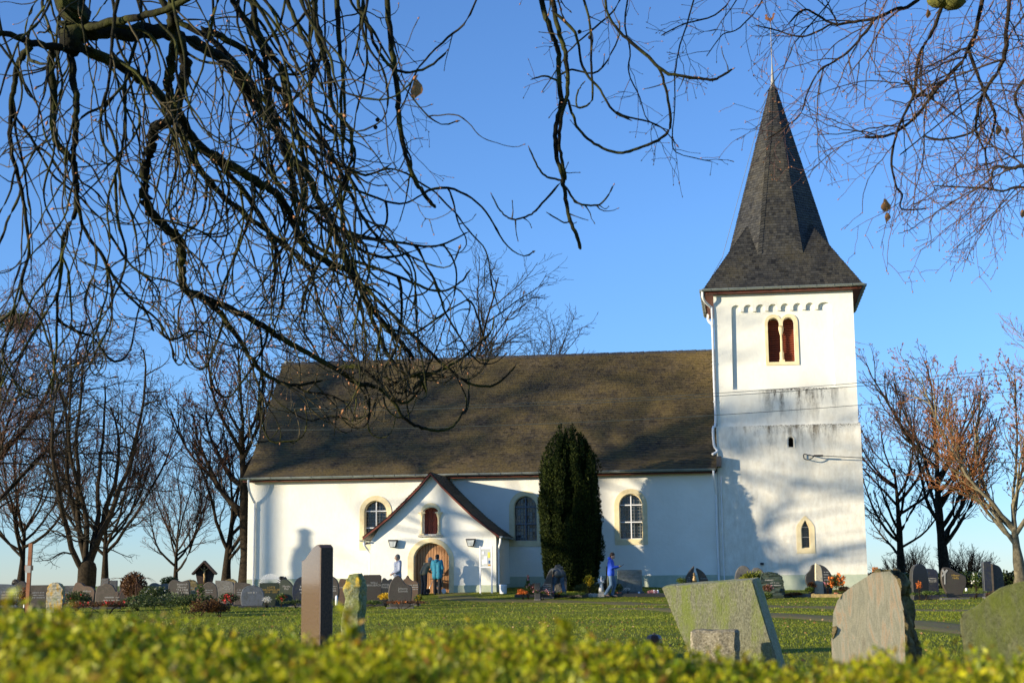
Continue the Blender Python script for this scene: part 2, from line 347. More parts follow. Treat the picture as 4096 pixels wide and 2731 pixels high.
b = MB(); b.box((-1.3, 1.4, 2.6), (19, .1, 5.4)); b.box((-1.3, 1.0, -.1), (19, .9, .2)).build('dark_interior', MAT['dark'], church)
# plinth
MB().box((-8.42, .0, .3), (6.18, .05, 1.26)).build('plinth', MAT['plinth'], church); MB().box((4.15, .0, .3), (8.64, .05, 1.26)).build('plinth', MAT['plinth'], church)
# windows of the nave
pane_me = MB().add([(-.5, 0, -.5), (.5, 0, -.5), (.5, 0, .5), (-.5, 0, .5), (-.5, .12, -.5), (.5, .12, -.5), (.5, .12, .5), (-.5, .12, .5)], [(0, 1, 2, 3), (0, 4, 5, 1), (1, 5, 6, 2), (2, 6, 7, 3), (3, 7, 4, 0)]).mesh('pane')
pane_me.materials.append(MAT['glass'])
def inarch(x, z, o):
    xs_ = [p[0] for p in o]; w = (max(xs_) - min(xs_)) / 2; cx = (max(xs_) + min(xs_)) / 2; zt = max(p[1] for p in o); zs = zt - w
    if abs(x - cx) > w: return False
    return z <= zs or math.hypot(x - cx, z - zs) < w
for wi, (a, b_, c, d) in enumerate(WIN):
    fr = MB().prism(arch(a, b_, c, d, 20), [inner[wi]], -.025, .03).build('window', MAT['trim'], church)
    x0, x1, z0, z1 = a + .2, b_ - .2, c + .21, d - .2; cx = (x0 + x1) / 2; w = x1 - x0
    MB().prism(inner[wi], [arch(x0 + .03, x1 - .03, z0 + .03, z1 - .03)], .03, .3).build('reveal', MAT['trim'], fr)
    m = MB(); m.box((cx, .13, (z0 + z1) / 2), (.045, .05, z1 - z0))
    for k, zz in enumerate((z0 + .03, z0 + .72, z0 + 1.42)): m.box((cx, .13 + .002 * (k + 1), zz), (w - .01, .052, .045))
    m.prism(arch(x0, x1, z0, z1, 18), [arch(x0 + .035, x1 - .035, z0 + .035, z1 - .035, 18)], .11, .15)
    m.build('window_cross', MAT['whiteframe'] if wi != 1 else mat('shade_blue_frame', (.13, .16, .20), None, rough=.6), fr)  # middle cross: white frame with its bluish shade put into the colour
    NX, NZ = (8, 14); m = MB(); pw = w / NX; ph = (z1 - z0) / NZ
    for i in range(1, NX):
        x = x0 + i * pw; h = sqrt(max(0, (w / 2) ** 2 - (x - cx) ** 2)) + z1 - w / 2; m.box((x, .26, (z0 + h) / 2), (.017, .02, h - z0))
    for j in range(1, NZ):
        z = z0 + j * ph; hw = w / 2 if z < z1 - w / 2 else sqrt(max(0, (w / 2) ** 2 - (z - z1 + w / 2) ** 2)); m.box((cx, .262, z), (2 * hw, .022, .017))
    m.build('lead_cames', MAT['lead'], fr)
    R = random.Random(wi)
    for i in range(NX):
        for j in range(NZ):
            x = x0 + (i + .5) * pw; z = z0 + (j + .5) * ph
            if wi == 0 and (z < 3.0 and x > -5.9): continue
            if not any(inarch(x + e * pw * .5, z + g * ph * .5, inner[wi]) for e in (-1, 1) for g in (-1, 1)): continue
            o = link('pane', pane_me, None, fr, (x, .28, z), (R.gauss(0, .015), R.gauss(0, .01), R.gauss(0, .015))); o.scale = (pw, .1, ph)
    MB().box((cx, .34, (z0 + z1) / 2), (w + .3, .02, z1 - z0 + .3)).build('dark_backing', MAT['dark'], fr)
# ---------------------------------------------------------------- slates
def slates(mb, P, course, wid, rng, t=.012, lift=.014, skip=None, rise=0.):
    """lay rows of slates over the planar convex polygon P (3-D, ccw seen from outside, P[0]-P[1] is the eave)"""
    P = [Vector(p) for p in P]; n = (P[1] - P[0]).cross(P[2] - P[0]).normalized(); e = Vector((0, 0, 1)).cross(n).normalized(); s = n.cross(e); o = min(P, key=lambda p: p.z)
    q = [((p - o).dot(e), (p - o).dot(s)) for p in P]; top = max(b for a, b in q); r = 0; y = -.02; rows = []
    while y < top:
        ym = y + course * .5; xs_ = []
        for i in range(len(q)):
            (x0, y0), (x1, y1) = q[i], q[(i + 1) % len(q)]
            if (y0 - ym) * (y1 - ym) < 0 : xs_.append(x0 + (x1 - x0) * (ym - y0) / (y1 - y0))
        if len(xs_) >= 2:
            a, b = min(xs_), max(xs_); x = a - (r % 2) * wid * .5 - rng.random() * .3 * wid
            while x < b:
                w = wid * (.8 + .4 * rng.random()); xa, xb = max(a, x), min(b, x + w - .006)
                if xb - xa > .02:
                    l1, l2 = lift * (.7 + .8 * rng.random()), lift * (.7 + .8 * rng.random()); dy = course * (rng.random() - .5) * .16
                    yb, yt = y + dy, min(y + course * 1.25, top + .02)
                    cc = [o + e * xa + s * yb + n * (l1 + t), o + e * xb + s * (yb + course * .06 * rng.random()) + n * (l2 + t), o + e * xb + s * yt + n * .004, o + e * xa + s * yt + n * .004, o + e * xa + s * yb + n * (l1 - .004), o + e * xb + s * yb + n * (l2 - .004)]
                    rows.append((cc, r))
                x += w
        y += course; r += 1
    return rows
SF = [(0, 1, 2, 3), (1, 0, 4, 5)]
def rows_to(mb, rows):
    for cc, r in rows: mb.add(cc, SF)
rng = random.Random(3)
GX0, GX1 = -11.62, 8.47
prof = [(-.46, 5.2), (.7, 6.1), (5.0, 10.86)]
roof = MB().add([(x, v + o, z - dz) for x in (GX0, GX1) for v, z, o, dz in ((-.46, 5.2, 0, 0), (.7, 6.1, 0, 0), (5.0, 10.86, 0, 0), (9.3, 6.1, 0, 0), (10.46, 5.2, 0, 0), (10.3, 5.12, 0, 0), (5.0, 10.70, 0, 0), (.78, 5.96, 0, 0), (-.36, 5.08, 0, 0))],
    [(8, 7, 6, 5, 4, 3, 2, 1, 0), (9, 10, 11, 12, 13, 14, 15, 16, 17)] + [(i, (i + 1) % 9, 9 + (i + 1) % 9, 9 + i) for i in range(9)]).build('roof', MAT['newslate'], church)
mb = MB(); singles = []
for (v0, z0), (v1, z1) in zip(prof, prof[1:]):
    rr = slates(mb, [(GX0, v0, z0), (GX1, v0, z0), (GX1, v1, z1), (GX0, v1, z1)], .115, .16, rng)
    if v0 < 0: singles = [k for k in rr if k[1] < 3][-300:]; rr = [k for k in rr if k not in singles]
    rows_to(mb, rr)
for cc, r in singles:
    m = MB(); m.add(cc, SF); b = MB(); b.add(cc, SF + [(3, 2, 5, 4)]); b.build('slate', MAT['slate'], roof)
o = mb.build('slates', MAT['slate'], roof); o['kind'] = 'stuff'
mb = MB(); x = GX0 - .03
while x < GX1:                                             # slanted ridge slates
    w = .16 + rng.random() * .05; l = rng.random() * .02
    mb.add([(x - .06, 4.84, 10.66), (x + w, 4.80, 10.62), (x + w + .07, 5.02, 10.93 + l), (x, 5.02, 10.91 + l), (x, 5.2, 10.7), (x + w, 5.2, 10.7)], [(0, 1, 2, 3), (3, 2, 5, 4)]); x += w * .8
o = mb.build('ridge_slates', MAT['newslate'], roof); o['kind'] = 'stuff'
MB().box((8.56, -.2, 5.5), (.2, .5, .42)).build('verge_return', MAT['newslate'], roof)
MB().box((-11.3, 5.0, 10.98), (.5, .05, .03)).tube([(-11.5, 5, 10.85), (-11.5, 5, 11.02)], .012, 6).build('lightning_rod', MAT['zinc'], roof)
# fascia, gutter with its brackets, pipes
MB().box((-1.6, -.30, 5.10), (20.1, .1, .14)).box((-1.6, -.13, 5.09), (20.0, .26, .05)).build('fascia', MAT['redwood'], church)
def gutter(p0, p1, r=.085, parent=church, brackets=.9, seg=1):
    p0, p1 = Vector(p0), Vector(p1); d = p1 - p0; L_ = d.length; d.normalize(); up_ = Vector((0, 0, 1)); s = d.cross(up_).normalized(); g = MB(); k = 8; vs = []; fs = []
    for p in (p0, p1):
        for j in range(k + 1):
            a = pi + pi * j / k; vs += [p + s * (cos(a) * r) + up_ * (sin(a) * r), p + s * (cos(a) * (r - .01)) + up_ * (sin(a) * (r - .01) + .004)]
    n = 2 * (k + 1)
    for j in range(k): fs += [(2 * j, 2 * j + 2, n + 2 * j + 2, n + 2 * j), (2 * j + 1, n + 2 * j + 1, n + 2 * j + 3, 2 * j + 3)]
    fs += [(0, n, n + 1, 1), (2 * k, 2 * k + 1, n + 2 * k + 1, n + 2 * k)]; g.add(vs, fs)
    for e in (p0, p1): g.add([e + s * (cos(pi + pi * j / k) * r) + up_ * (sin(pi + pi * j / k) * r) for j in range(k + 1)], [tuple(range(k + 1))])
    o = g.build('gutter', MAT['zinc'], parent)
    b = MB(); q_ = brackets / 2
    while q_ < L_:
        c = p0 + d * q_; b.tube([c + s * (cos(pi + pi * j / 8) * (r + .006)) + up_ * (sin(pi + pi * j / 8) * (r + .006)) for j in range(9)], .014, 4); q_ += brackets
    b.build('gutter_brackets', MAT['zinc'], o); return o
gutter((-11.72, -.53, 5.2), (8.42, -.53, 5.2))
def pipe(pts, r=.05, m='whitepipe', parent=church, clips=()):
    o = MB().tube(crom(pts, 4), r, 10).build('downpipe', MAT[m], parent, True)
    c = MB()
    for p in clips: c.lathe([(r + .012, -.025), (r + .012, .025)], p, 10)
    if clips: c.build('pipe_clip', MAT[m], o)
    return o
pipe([(-11.35, -.53, 5.12), (-11.35, -.52, 4.95), (-11.32, -.4, 4.6), (-11.22, -.14, 4.2), (-11.2, -.08, 4.0), (-11.2, -.08, 2), (-11.2, -.08, .2)], clips=[(-11.2, -.08, z) for z in (3.9, 2.3, .9)])
pipe([(8.33, -.53, 5.12), (8.33, -.5, 4.85), (8.36, -.3, 4.5), (8.4, -.1, 4.2), (8.4, -.08, 4.0), (8.4, -.08, 2), (8.42, -.08, .2)], clips=[(8.4, -.08, z) for z in (3.9, 2.9, 1.6)])
pipe([(8.62, -.06, 4.9), (8.62, -.06, 2.4), (8.64, -.06, .2)], .028, clips=[(8.62, -.06, z) for z in (4.2, 3., 1.8)])
# ---------------------------------------------------------------- tower
tower = church   # its pieces are parts of the church
TX0, TX1, TZ = 8.47, 14.33, 6.97
lan = arch(11.77, 12.12, 1.95, 3.08, 14, .38, True); slit = arch(11.40, 11.60, 6.05, 6.46, 8)
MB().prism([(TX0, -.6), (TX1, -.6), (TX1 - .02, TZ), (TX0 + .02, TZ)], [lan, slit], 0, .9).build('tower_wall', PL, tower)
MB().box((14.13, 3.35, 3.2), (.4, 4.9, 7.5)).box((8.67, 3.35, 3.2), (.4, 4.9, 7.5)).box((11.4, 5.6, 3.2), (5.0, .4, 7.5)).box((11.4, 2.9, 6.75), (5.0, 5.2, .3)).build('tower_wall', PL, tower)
UX0, UX1 = 8.53, 14.24
pan = [(9.22, 8.49), (13.38, 8.47)]
n = 8; pit = (13.32 - 9.26) / n; zs = 11.74
for i in range(n - 1, -1, -1):
    xl = 9.26 + i * pit + .0; xr = xl + .37 if i < n - 1 else 13.34
    if i < n - 1: pan += [(xr, zs)]
    for k in range(7): a = pi * k / 6; pan.append(((xl + xr) / 2 + (xr - xl) / 2 * cos(a), zs + .12 + .17 * sin(a)))
    if i > 0: pan += [(xl, zs)]
bif = [arch(10.73, 11.20, 9.6, 11.46, 14), arch(11.35, 11.80, 9.6, 11.46, 14)]
opn = [(10.73, 9.6), (11.80, 9.6)] + bif[1][2:-1] + [(11.35, 11.1), (11.20, 11.1)] + bif[0][3:]
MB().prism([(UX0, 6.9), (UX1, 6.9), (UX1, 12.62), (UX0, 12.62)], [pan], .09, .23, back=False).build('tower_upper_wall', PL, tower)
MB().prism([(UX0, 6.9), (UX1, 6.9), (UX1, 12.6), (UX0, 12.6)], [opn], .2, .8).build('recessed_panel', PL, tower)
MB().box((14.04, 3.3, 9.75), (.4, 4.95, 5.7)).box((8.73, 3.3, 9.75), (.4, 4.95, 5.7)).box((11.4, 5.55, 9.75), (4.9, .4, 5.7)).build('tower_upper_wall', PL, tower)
MB().box((11.38, -.0, .3), (5.9, .05, 1.19)).box((14.345, 2.9, .3), (.03, 5.7, 1.18)).build('plinth', MAT['plinth'], tower)
# biforium
outer = [(10.61, 9.47), (11.97, 9.46)] + [(11.62 + .345 * cos(pi * k / 14 * .86), 11.245 + .35 * sin(pi * k / 14 * .86)) for k in range(15)] + [(10.96 + .35 * cos(pi * (.14 + .86 * k / 14)), 11.245 + .35 * sin(pi * (.14 + .86 * k / 14))) for k in range(15)]
bw = MB().prism(outer, [opn], .16, .24).build('belfry_window', MAT['trim'], tower)
c = MB(); c.lathe([(.075, 0), (.085, .05), (.085, .42), (.05, .46), (.045, .9), (.04, 1.12), (.055, 1.17), (.085, 1.3), (.10, 1.36), (.10, 1.5)], (11.275, .36, 9.6), 14); c.box((11.275, .36, 9.65), (.22, .22, .1)); c.build('column', MAT['trim'], bw, False)
MB().box((11.27, .42, 11.16), (.15, .38, .14)).build('impost', MAT['trim'], bw)
for sx in (10.965, 11.575):
    MB().box((sx, .62, 10.5), (.56, .02, 1.95)).build('shutter', MAT['dark'], bw)
    lm = None
    for k in range(19):
        z = 9.66 + k * .095
        if lm is None: lm = MB().box((0, 0, 0), (.54, .015, .1), M=Matrix.Rotation(radians(-35), 3, 'X')).mesh('louvre'); lm.materials.append(MAT['louvre'])
        link('louvre', lm, None, bw, (sx, .53, z))
    louv = lm
# lancet window
lw = MB().prism(arch(11.58, 12.31, 1.75, 3.26, 16, .5, True), [lan], -.02, .05).build('lancet_window', MAT['trim'], tower)
MB().prism(lan, [arch(11.80, 12.09, 1.98, 3.04, 12, .34, True)], .05, .26).build('reveal', MAT['trim'], lw)
m = MB()
for k in range(11): m.box((11.945, .22, 1.98 + k * .1), (.012, .01, .2), M=Matrix.Rotation(.6, 3, 'Y')); m.box((11.87, .221, 1.98 + k * .1), (.012, .01, .2), M=Matrix.Rotation(-.6, 3, 'Y')); m.box((12.02, .222, 1.98 + k * .1), (.012, .01, .2), M=Matrix.Rotation(-.6, 3, 'Y'))
m.build('lead_cames', MAT['lead'], lw)
m = MB(); m.box((11.945, .2, 2.4), (.34, .02, .02)); m.box((11.945, .2, 2.8), (.34, .02, .02)); m.build('saddle_bar', MAT['whiteframe'], lw)
MB().prism(arch(11.76, 12.13, 1.94, 3.09, 12, .38, True), [], .25, .29).build('pane', MAT['glass'], lw)
sw = MB().prism(arch(11.33, 11.66, 6.02, 6.52, 12), [arch(11.36, 11.63, 6.02, 6.49, 12)], -.02, .02).build('slit_window', PL, tower); MB().box((11.5, .5, 6.25), (.3, .02, .6)).build('dark_opening', MAT['dark'], sw)
MB().box((10.16, -.02, 1.35), (.14, .1, .09)).build('junction_box', MAT['iron'], tower)
# spire
SX, SY = 11.38, 2.92
def S(x, y, z): return (SX + x, SY + y, z)
H, O1, Z0, Z1, ZT, ZB = 3.27, 2.25, 12.62, 14.25, 22.75, 15.75
k = O1 * tan(pi / 8); ob = O1 * (ZT - ZB) / (ZT - Z1) / sqrt(2)
sp = empty('spire'); sp.parent = tower; faces = []
for i in range(4):
    R = Matrix.Rotation(i * pi / 2, 3, 'Z')
    def W(p): p = R @ Vector(p[:3]) if len(p) == 3 else p; return Vector((SX + p.x, SY + p.y, p.z))
    t = .13                                              # truncated tip half-width
    kt = t * tan(pi / 8); zt = ZT - (ZT - Z1) * t / O1
    A = [(-H, -H, Z0), (H, -H, Z0), (k, -O1, Z1), (-k, -O1, Z1)]
    Bf = [(-k, -O1, Z1), (k, -O1, Z1), (kt, -t, zt), (-kt, -t, zt)]
    Bp = (ob, -ob, ZB)
    C1 = [(H, -H, Z0), Bp, (k, -O1, Z1)]; C2 = [(H, -H, Z0), (O1, -k, Z1), Bp]
    D = [(k, -O1, Z1), Bp, (O1, -k, Z1), (t, -kt, zt), (kt, -t, zt)]
    faces += [(i, 'skirt', [W(p) for p in A]), (i, 'face', [W(p) for p in Bf]), (i, 'b1', [W(p) for p in C1]), (i, 'b2', [W(p) for p in C2]), (i, 'd', [W(p) for p in D])]
core = MB(); sl1 = MB()
for i, ty, P in faces:
    core.add(P, [tuple(range(len(P)))])
    if ty == 'skirt': rows_to(sl1, slates(None, P, .125, .17, rng)); 
    elif ty == 'face': rows_to(sl1, slates(None, P, .125, .15, rng))
    elif ty == 'd':                                      # diagonal face in two pieces
        a, bp, c, e, g = P; h1 = .55
        rows_to(sl1, slates(None, [a + (g - a) * 0, c, e, g], .125, .15, rng))
    elif ty == 'b1': rows_to(sl1, slates(None, [P[0] + (P[2] - P[0]) * 0.0, P[1], P[2]], .125, .15, rng))
    else: rows_to(sl1, slates(None, [P[0], P[1], P[2]], .125, .15, rng))
core.build('spire_core', MAT['newslate'], sp)
o = sl1.build('slates', MAT['spslate'], sp); o['kind'] = 'stuff'
hip = MB()
for i in range(4):                                       # slated hips standing slightly proud, dark on one side
    R = Matrix.Rotation(i * pi / 2, 3, 'Z')
    for sx in (-1, 1):
        for j in range(66):
            f0 = j / 66; f1 = (j + 1.5) / 66
            def hp(f, e, out):
                s_ = (1 - f) + f * t / O1; p = Vector((sx * k * s_, -O1 * s_, Z1 + (zt - Z1) * f)); d_ = Vector((sx * .92, -.38, 0)) if out else Vector((-sx, -.05, 0))
                return p + d_ * e * min(1, s_ * 3 + .1) + Vector((sx * .2, -1, .3)) * .028
            v = [hp(f0, .0, 0), hp(f0 + .006, .16, 0), hp(f1 + .006, .15, 0), hp(f1, .0, 0)]
            v = [R @ q_ + Vector((SX, SY, 0)) for q_ in v]; hip.add(v, [(0, 1, 2, 3)])
o = hip.build('hip_slates', MAT['spslate'], sp); o['kind'] = 'stuff'
MB().lathe([(.16, zt - .06), (.13, zt + .05), (.10, 22.35), (.07, 22.7), (.045, 23.1), (.022, 23.4), (.018, 24.6), (.012, 25.3)], (SX, SY, 0), 10).build('lead_finial', mat('finial_lead', (.26, .25, .22), (.34, .32, .28), 8, .6), sp)
ck = [(-.24, .06), (-.20, .16), (-.24, .22), (-.17, .27), (-.12, .24), (-.13, .16), (-.06, .08), (.04, .07), (.10, .14), (.10, .24), (.16, .31), (.20, .29), (.24, .25), (.19, .23), (.18, .14), (.12, .0), (.04, -.06), (.01, -.14), (-.03, -.14), (-.04, -.06), (-.14, -.02)]
ck2 = [(x + SX, z + 25.42) for x, z in ck]
MB().prism(ck2, [], SY - .02, SY + .02).build('weathercock', mat('copper_cock', (.42, .16, .06), None, rough=.4, metal=.6), sp)
MB().tube([(SX - .2, SY, 24.75), (SX + .2, SY, 24.75)], .012, 6).build('weathervane_bar', MAT['iron'], sp)
MB().tube([(SX - .25, SY - .2, 22.1), (SX - 2.45, SY - 1.2, 14.4), (SX - 3.35, SY - 2.9, 12.5)], .012, 5).build('lightning_wire', MAT['zinc'], sp)
# eaves of the tower
e = MB()
for i in range(4):
    R = Matrix.Rotation(i * pi / 2, 4, 'Z'); T = Matrix.Translation((SX, SY, 0)) @ R
    e.add([T @ Vector(p) for p in ((-3.2, -3.2, 12.5), (3.2, -3.2, 12.5), (3.2, -3.2, 12.61), (-3.2, -3.2, 12.61), (2.7, -2.7, 12.47), (-2.7, -2.7, 12.47))], [(0, 1, 2, 3), (1, 0, 5, 4)])
    g = gutter((0, 0, 0), (6.62, 0, 0), .09, tower, .72)
    g.matrix_local = T @ Matrix.Translation((-3.31, -3.33, 12.66))
e.build('soffit', MAT['redwood'], tower)
pipe([(8.1, -.3, 12.58), (8.1, -.3, 12.35), (8.2, -.15, 12.15), (8.42, .05, 11.95), (8.46, .04, 11.7), (8.46, .04, 9), (8.47, .04, 7.15), (8.36, -.06, 6.9), (8.38, -.06, 6.2), (8.5, -.06, 5.95), (8.3, -.2, 5.8)], .055, parent=tower, clips=[(8.46, .04, z) for z in (11.2, 9.6, 8.)])
pipe([(8.2, 4.8, 12.5), (8.2, 4.7, 12.2), (8.42, 3, 11.7), (8.42, 1.4, 11.4), (8.44, .3, 11.1)], .055, parent=tower)
# ---------------------------------------------------------------- porch
porch = church
half = [(0, 5.06), (.42, 4.57), (.96, 4.03), (1.67, 3.36), (2.1, 3.02), (2.75, 2.53)]
cx = -2.79; outl = [(cx - x, z) for x, z in half[::-1]] + [(cx + x, z) for x, z in half[1:]]
dr = segarch(-3.52, -2.08, -.3, 1.75, 2.30); ni = [(-3.13, 2.62), (-2.52, 2.62), (-2.52, 3.52)] + [(-2.825 + .3 * cos(pi * k / 10), 3.52 + .16 * sin(pi * k / 10)) for k in range(1, 10)] + [(-3.13, 3.52)]
PW = -3.4
wallo = [(-5.28, -.3), (-.2, -.3), (-.2, 2.5)] + [(x, z - .1) for x, z in outl[::-1] if -5.2 < x < -.3] + [(-5.28, 2.35)]
MB().prism(wallo, [dr, ni], PW, PW + .45).build('porch_wall', PL, porch)
MB().box((-.4, -1.48, 1.1), (.4, 2.94, 2.75)).build('porch_wall', PL, porch); MB().box((-5.08, -1.48, 1.1), (.4, 2.94, 2.6)).build('porch_wall', PL, porch)
for c_, d_ in (((-1.045, PW, .13), (1.70, .05, .96)), ((-4.52, PW, .13), (1.52, .05, .96)), ((-.19, -1.7, .2), (.05, 3.3, .9))): MB().box(c_, d_).build('plinth', MAT['plinth'], porch)
# roof of the porch: two thick bell-cast slopes
inn = [(x, z - .09) for x, z in outl]
pr = MB(); n = len(outl)
vs = [(x, v, z) for v in (-3.64, .0) for x, z in outl] + [(x, v, z) for v in (-3.64, .0) for x, z in inn]
fs = [(i, i + 1, n + i + 1, n + i) for i in range(n - 1)] + [(2 * n + i + 1, 2 * n + i, 3 * n + i, 3 * n + i + 1) for i in range(n - 1)] + [(i + 1, i, 2 * n + i, 2 * n + i + 1) for i in range(n - 1)]
fs += [(0, n, 3 * n, 2 * n), (n + n - 1, n - 1, 3 * n - 1, 4 * n - 1)]
proof = pr.add(vs, fs).build('porch_roof', MAT['newslate'], porch)
ps = MB()
for i in range(5):
    a, b_ = half[i], half[i + 1]
    rows_to(ps, slates(None, [(cx + b_[0], -3.67, b_[1] + .005), (cx + b_[0], 0, b_[1] + .005), (cx + a[0], 0, a[1] + .005), (cx + a[0], -3.67, a[1] + .005)], .13, .18, rng))
    rows_to(ps, slates(None, [(cx - b_[0], 0, b_[1] + .005), (cx - b_[0], -3.67, b_[1] + .005), (cx - a[0], -3.67, a[1] + .005), (cx - a[0], 0, a[1] + .005)], .13, .18, rng))
o = ps.build('slates', MAT['slate'], proof); o['kind'] = 'stuff'
bg_ = MB()
for s_ in (-1, 1):
    for i in range(5):
        a, b_ = half[i], half[i + 1]
        p = [(cx + s_ * a[0], a[1] - .02), (cx + s_ * b_[0], b_[1] - .02), (cx + s_ * b_[0], b_[1] - .10), (cx + s_ * a[0], a[1] - .10)]
        bg_.prism(p, [], -3.67 - .002 * (s_ > 0), -3.625)
bg_.build('bargeboard', MAT['redwood'], porch)
gutter((cx + 2.83, 0, 2.5), (cx + 2.83, -3.66, 2.5), .065, porch); gutter((cx - 2.83, -3.66, 2.42), (cx - 2.83, 0, 2.42), .065, porch)
pipe([(.0, -3.5, 2.42), (-.02, -3.45, 2.25), (-.1, -3.3, 2.05), (-.12, -3.28, 1.8), (-.12, -3.28, .35)], .045, parent=porch)
pipe([(-5.52, -3.5, 2.36), (-5.5, -3.48, 2.2), (-5.36, -3.3, 1.95), (-5.34, -3.3, 1.7), (-5.34, -3.3, .1)], .045, parent=porch)
ds = MB().prism(segarch(-3.76, -1.90, -.2, 1.72, 2.47), [dr], PW - .03, PW + .03).build('door_surround', MAT['trim'], porch)
MB().prism(dr, [segarch(-3.49, -2.11, -.3, 1.73, 2.27)], PW + .03, PW + .3).build('reveal', MAT['trim'], ds)
door = MB().prism(segarch(-3.53, -2.07, -.3, 1.75, 2.31), [], PW + .27, PW + .3).build('door', MAT['dark'], porch)
npk = 13; pwd = 1.44 / npk
def dz(x): w = .74; h = .56; R_ = (w * w + h * h) / (2 * h); return 2.29 - R_ + sqrt(max(0, R_ * R_ - (x + 2.8) ** 2))
for i in range(npk):
    xa = -3.52 + i * pwd; xb = xa + pwd - .014; o = MB().prism([(xa, .1), (xb, .1), (xb, dz(xb)), (xa, dz(xa))], [], PW + .225, PW + .265, ch=.006).build('plank', MAT['oak'], door)
MB().tube([(-2.2, PW + .2, 1.1), (-2.2, PW + .17, 1.1), (-2.32, PW + .17, 1.1)], .012, 6).build('handle', MAT['iron'], door)
nw = MB().prism([(-3.17, 3.47), (-3.17 + .04, 3.47)] + [(-2.825 + .305 * cos(pi - pi * k / 12), 3.5 + .19 * sin(pi * k / 12)) for k in range(13)] + [(-2.48, 3.47), (-2.44, 3.47)] + [(-2.825 + .40 * cos(pi * k / 14), 3.5 + .36 * sin(pi * k / 14)) for k in range(15)][1:-1], [], PW - .04, PW + .1).build('niche_window', MAT['trim'], porch)
for x in (-3.18, -2.49):
    c = MB(); c.lathe([(.085, 0), (.085, .05), (.06, .08), (.052, .12), (.048, .62), (.058, .66), (.062, .68), (.085, .76), (.11, .82), (.12, .9)], (x, PW - .02, 2.6), 12); c.box((x, PW - .02, 3.47), (.27, .2, .05)); c.box((x, PW - .02, 2.615), (.19, .16, .05)); c.build('column', MAT['trim'], nw)
MB().box((-2.83, PW - .01, 2.55), (1.0, .16, .07)).build('sill', mat('stained_sill', (.30, .28, .22), (.5, .47, .4), 8, .9), nw)
for k in range(4): MB().box((-3.08 + k * .17, PW + .3, 3.1), (.155, .03, 1.15)).build('board', MAT['louvre'], nw)
for x in (-4.33, -1.19):
    lam = MB().prism([(x - .11, 2.12), (x + .11, 2.12), (x + .19, 2.38), (x + .19, 2.42), (x - .19, 2.42), (x - .19, 2.38)], [], PW - .19, PW - .03, ch=.01).build('wall_lamp', MAT['iron'], porch)
    MB().prism([(x - .09, 2.14), (x + .09, 2.14), (x + .15, 2.36), (x - .15, 2.36)], [], PW - .21, PW - .188).prism([(x - .02, 2.14), (x + .02, 2.14), (x + .02, 2.36), (x - .02, 2.36)], [], PW - .215, PW - .205).build('lamp_glass', mat('frosted_glass', (.35, .37, .36), (.55, .57, .55), 9, .25), lam)
# cable anchored on the tower
x0, z0 = 12.0, 5.66
MB().tube(crom([(12.42, -.35, 5.65), (12.2, -.3, 5.5), (12.02, -.12, 5.55), (11.98, -.1, 5.66), (12.02, -.12, 5.74), (12.2, -.3, 5.68), (12.42, -.35, 5.64)], 5), .022, 6).tube([(12.2, 0, 5.72), (12.25, -.3, 5.68)], .02, 6).tube([(12.38, -.36, 5.65), (12.75, -.42, 5.64)], .04, 6).build('cable_anchor', MAT['iron'], tower)
# ================================================================= trees
def rot_about(v, ax, a):
    ax = ax / (np.linalg.norm(ax) + 1e-9); return v * cos(a) + np.cross(ax, v) * sin(a) + ax * np.dot(ax, v) * (1 - cos(a))
def nrm(v): return v / (np.linalg.norm(v) + 1e-9)
def perp(d, r):
    v = r.normal(size=3); v -= d * np.dot(v, d); return nrm(v)
def grow(out, r, p, d, L, R, lvl, S):
    """one branch and everything on it; out = list of (level, points, radii)"""
    n = S['n'][lvl]; st = L / n; P = [p]; rad = [R]; D = []
    for i in range(n):
        t = (i + 1) / n
        d = nrm(d + r.normal(size=3) * S['w'][lvl] + np.array([0, 0, S['g'][lvl]]) * (1 if S['g'][lvl] > 0 else t))
        if S.get('tip', 0) and lvl >= 2: d = nrm(d + np.array([0, 0, S['tip'] * max(0, t - .55)]))
        p = p + d * st; P.append(p); D.append(d); rad.append(R * (1 - t * (1 - S['taper'][lvl])))
    out.append((lvl, np.array(P), np.array(rad)))
    if lvl + 1 >= len(S['n']): return
    m = S['kids'][lvl]; m = max(1, int(round(m * (.75 + .5 * r.random()) * (1 if lvl == 0 else min(1.3, L / S['refL'][lvl])))))
    for k in range(m):
        t = S['t0'][lvl] + (1 - S['t0'][lvl]) * (k + r.random()) / m; i = min(n - 1, int(t * n)); f = t * n - i
        q = P[i] + (P[i + 1] - P[i]) * f; dd = D[i]; a = S['ang'][lvl] * (.7 + .6 * r.random())
        c = rot_about(dd, perp(dd, r), a)
        if lvl >= 1: c = nrm(c * np.array([1, 1, .9]))
        rr = np.interp(t, np.linspace(0, 1, n + 1), rad)
        ll = L * S['lr'][lvl] * (.65 + .6 * r.random()) * (1.05 - .45 * t if lvl > 0 else 1)
        grow(out, r, q, c, ll, min(rr * .85, R * S['rr'][lvl] * (.8 + .4 * r.random())), lvl + 1, S)
def S_(**k):
    S = dict(n=[8, 9, 7, 5, 4], w=[.05, .10, .14, .16, .2], g=[.05, .06, .04, .03, .02], taper=[.6, .3, .3, .35, .5], kids=[7, 9, 7, 6], t0=[.35, .2, .15, .15],
             ang=[.6, .65, .7, .7], lr=[.75, .5, .5, .5], rr=[.5, .42, .42, .45], refL=[1, 5, 2.5, 1.2]); S.update(k); return S
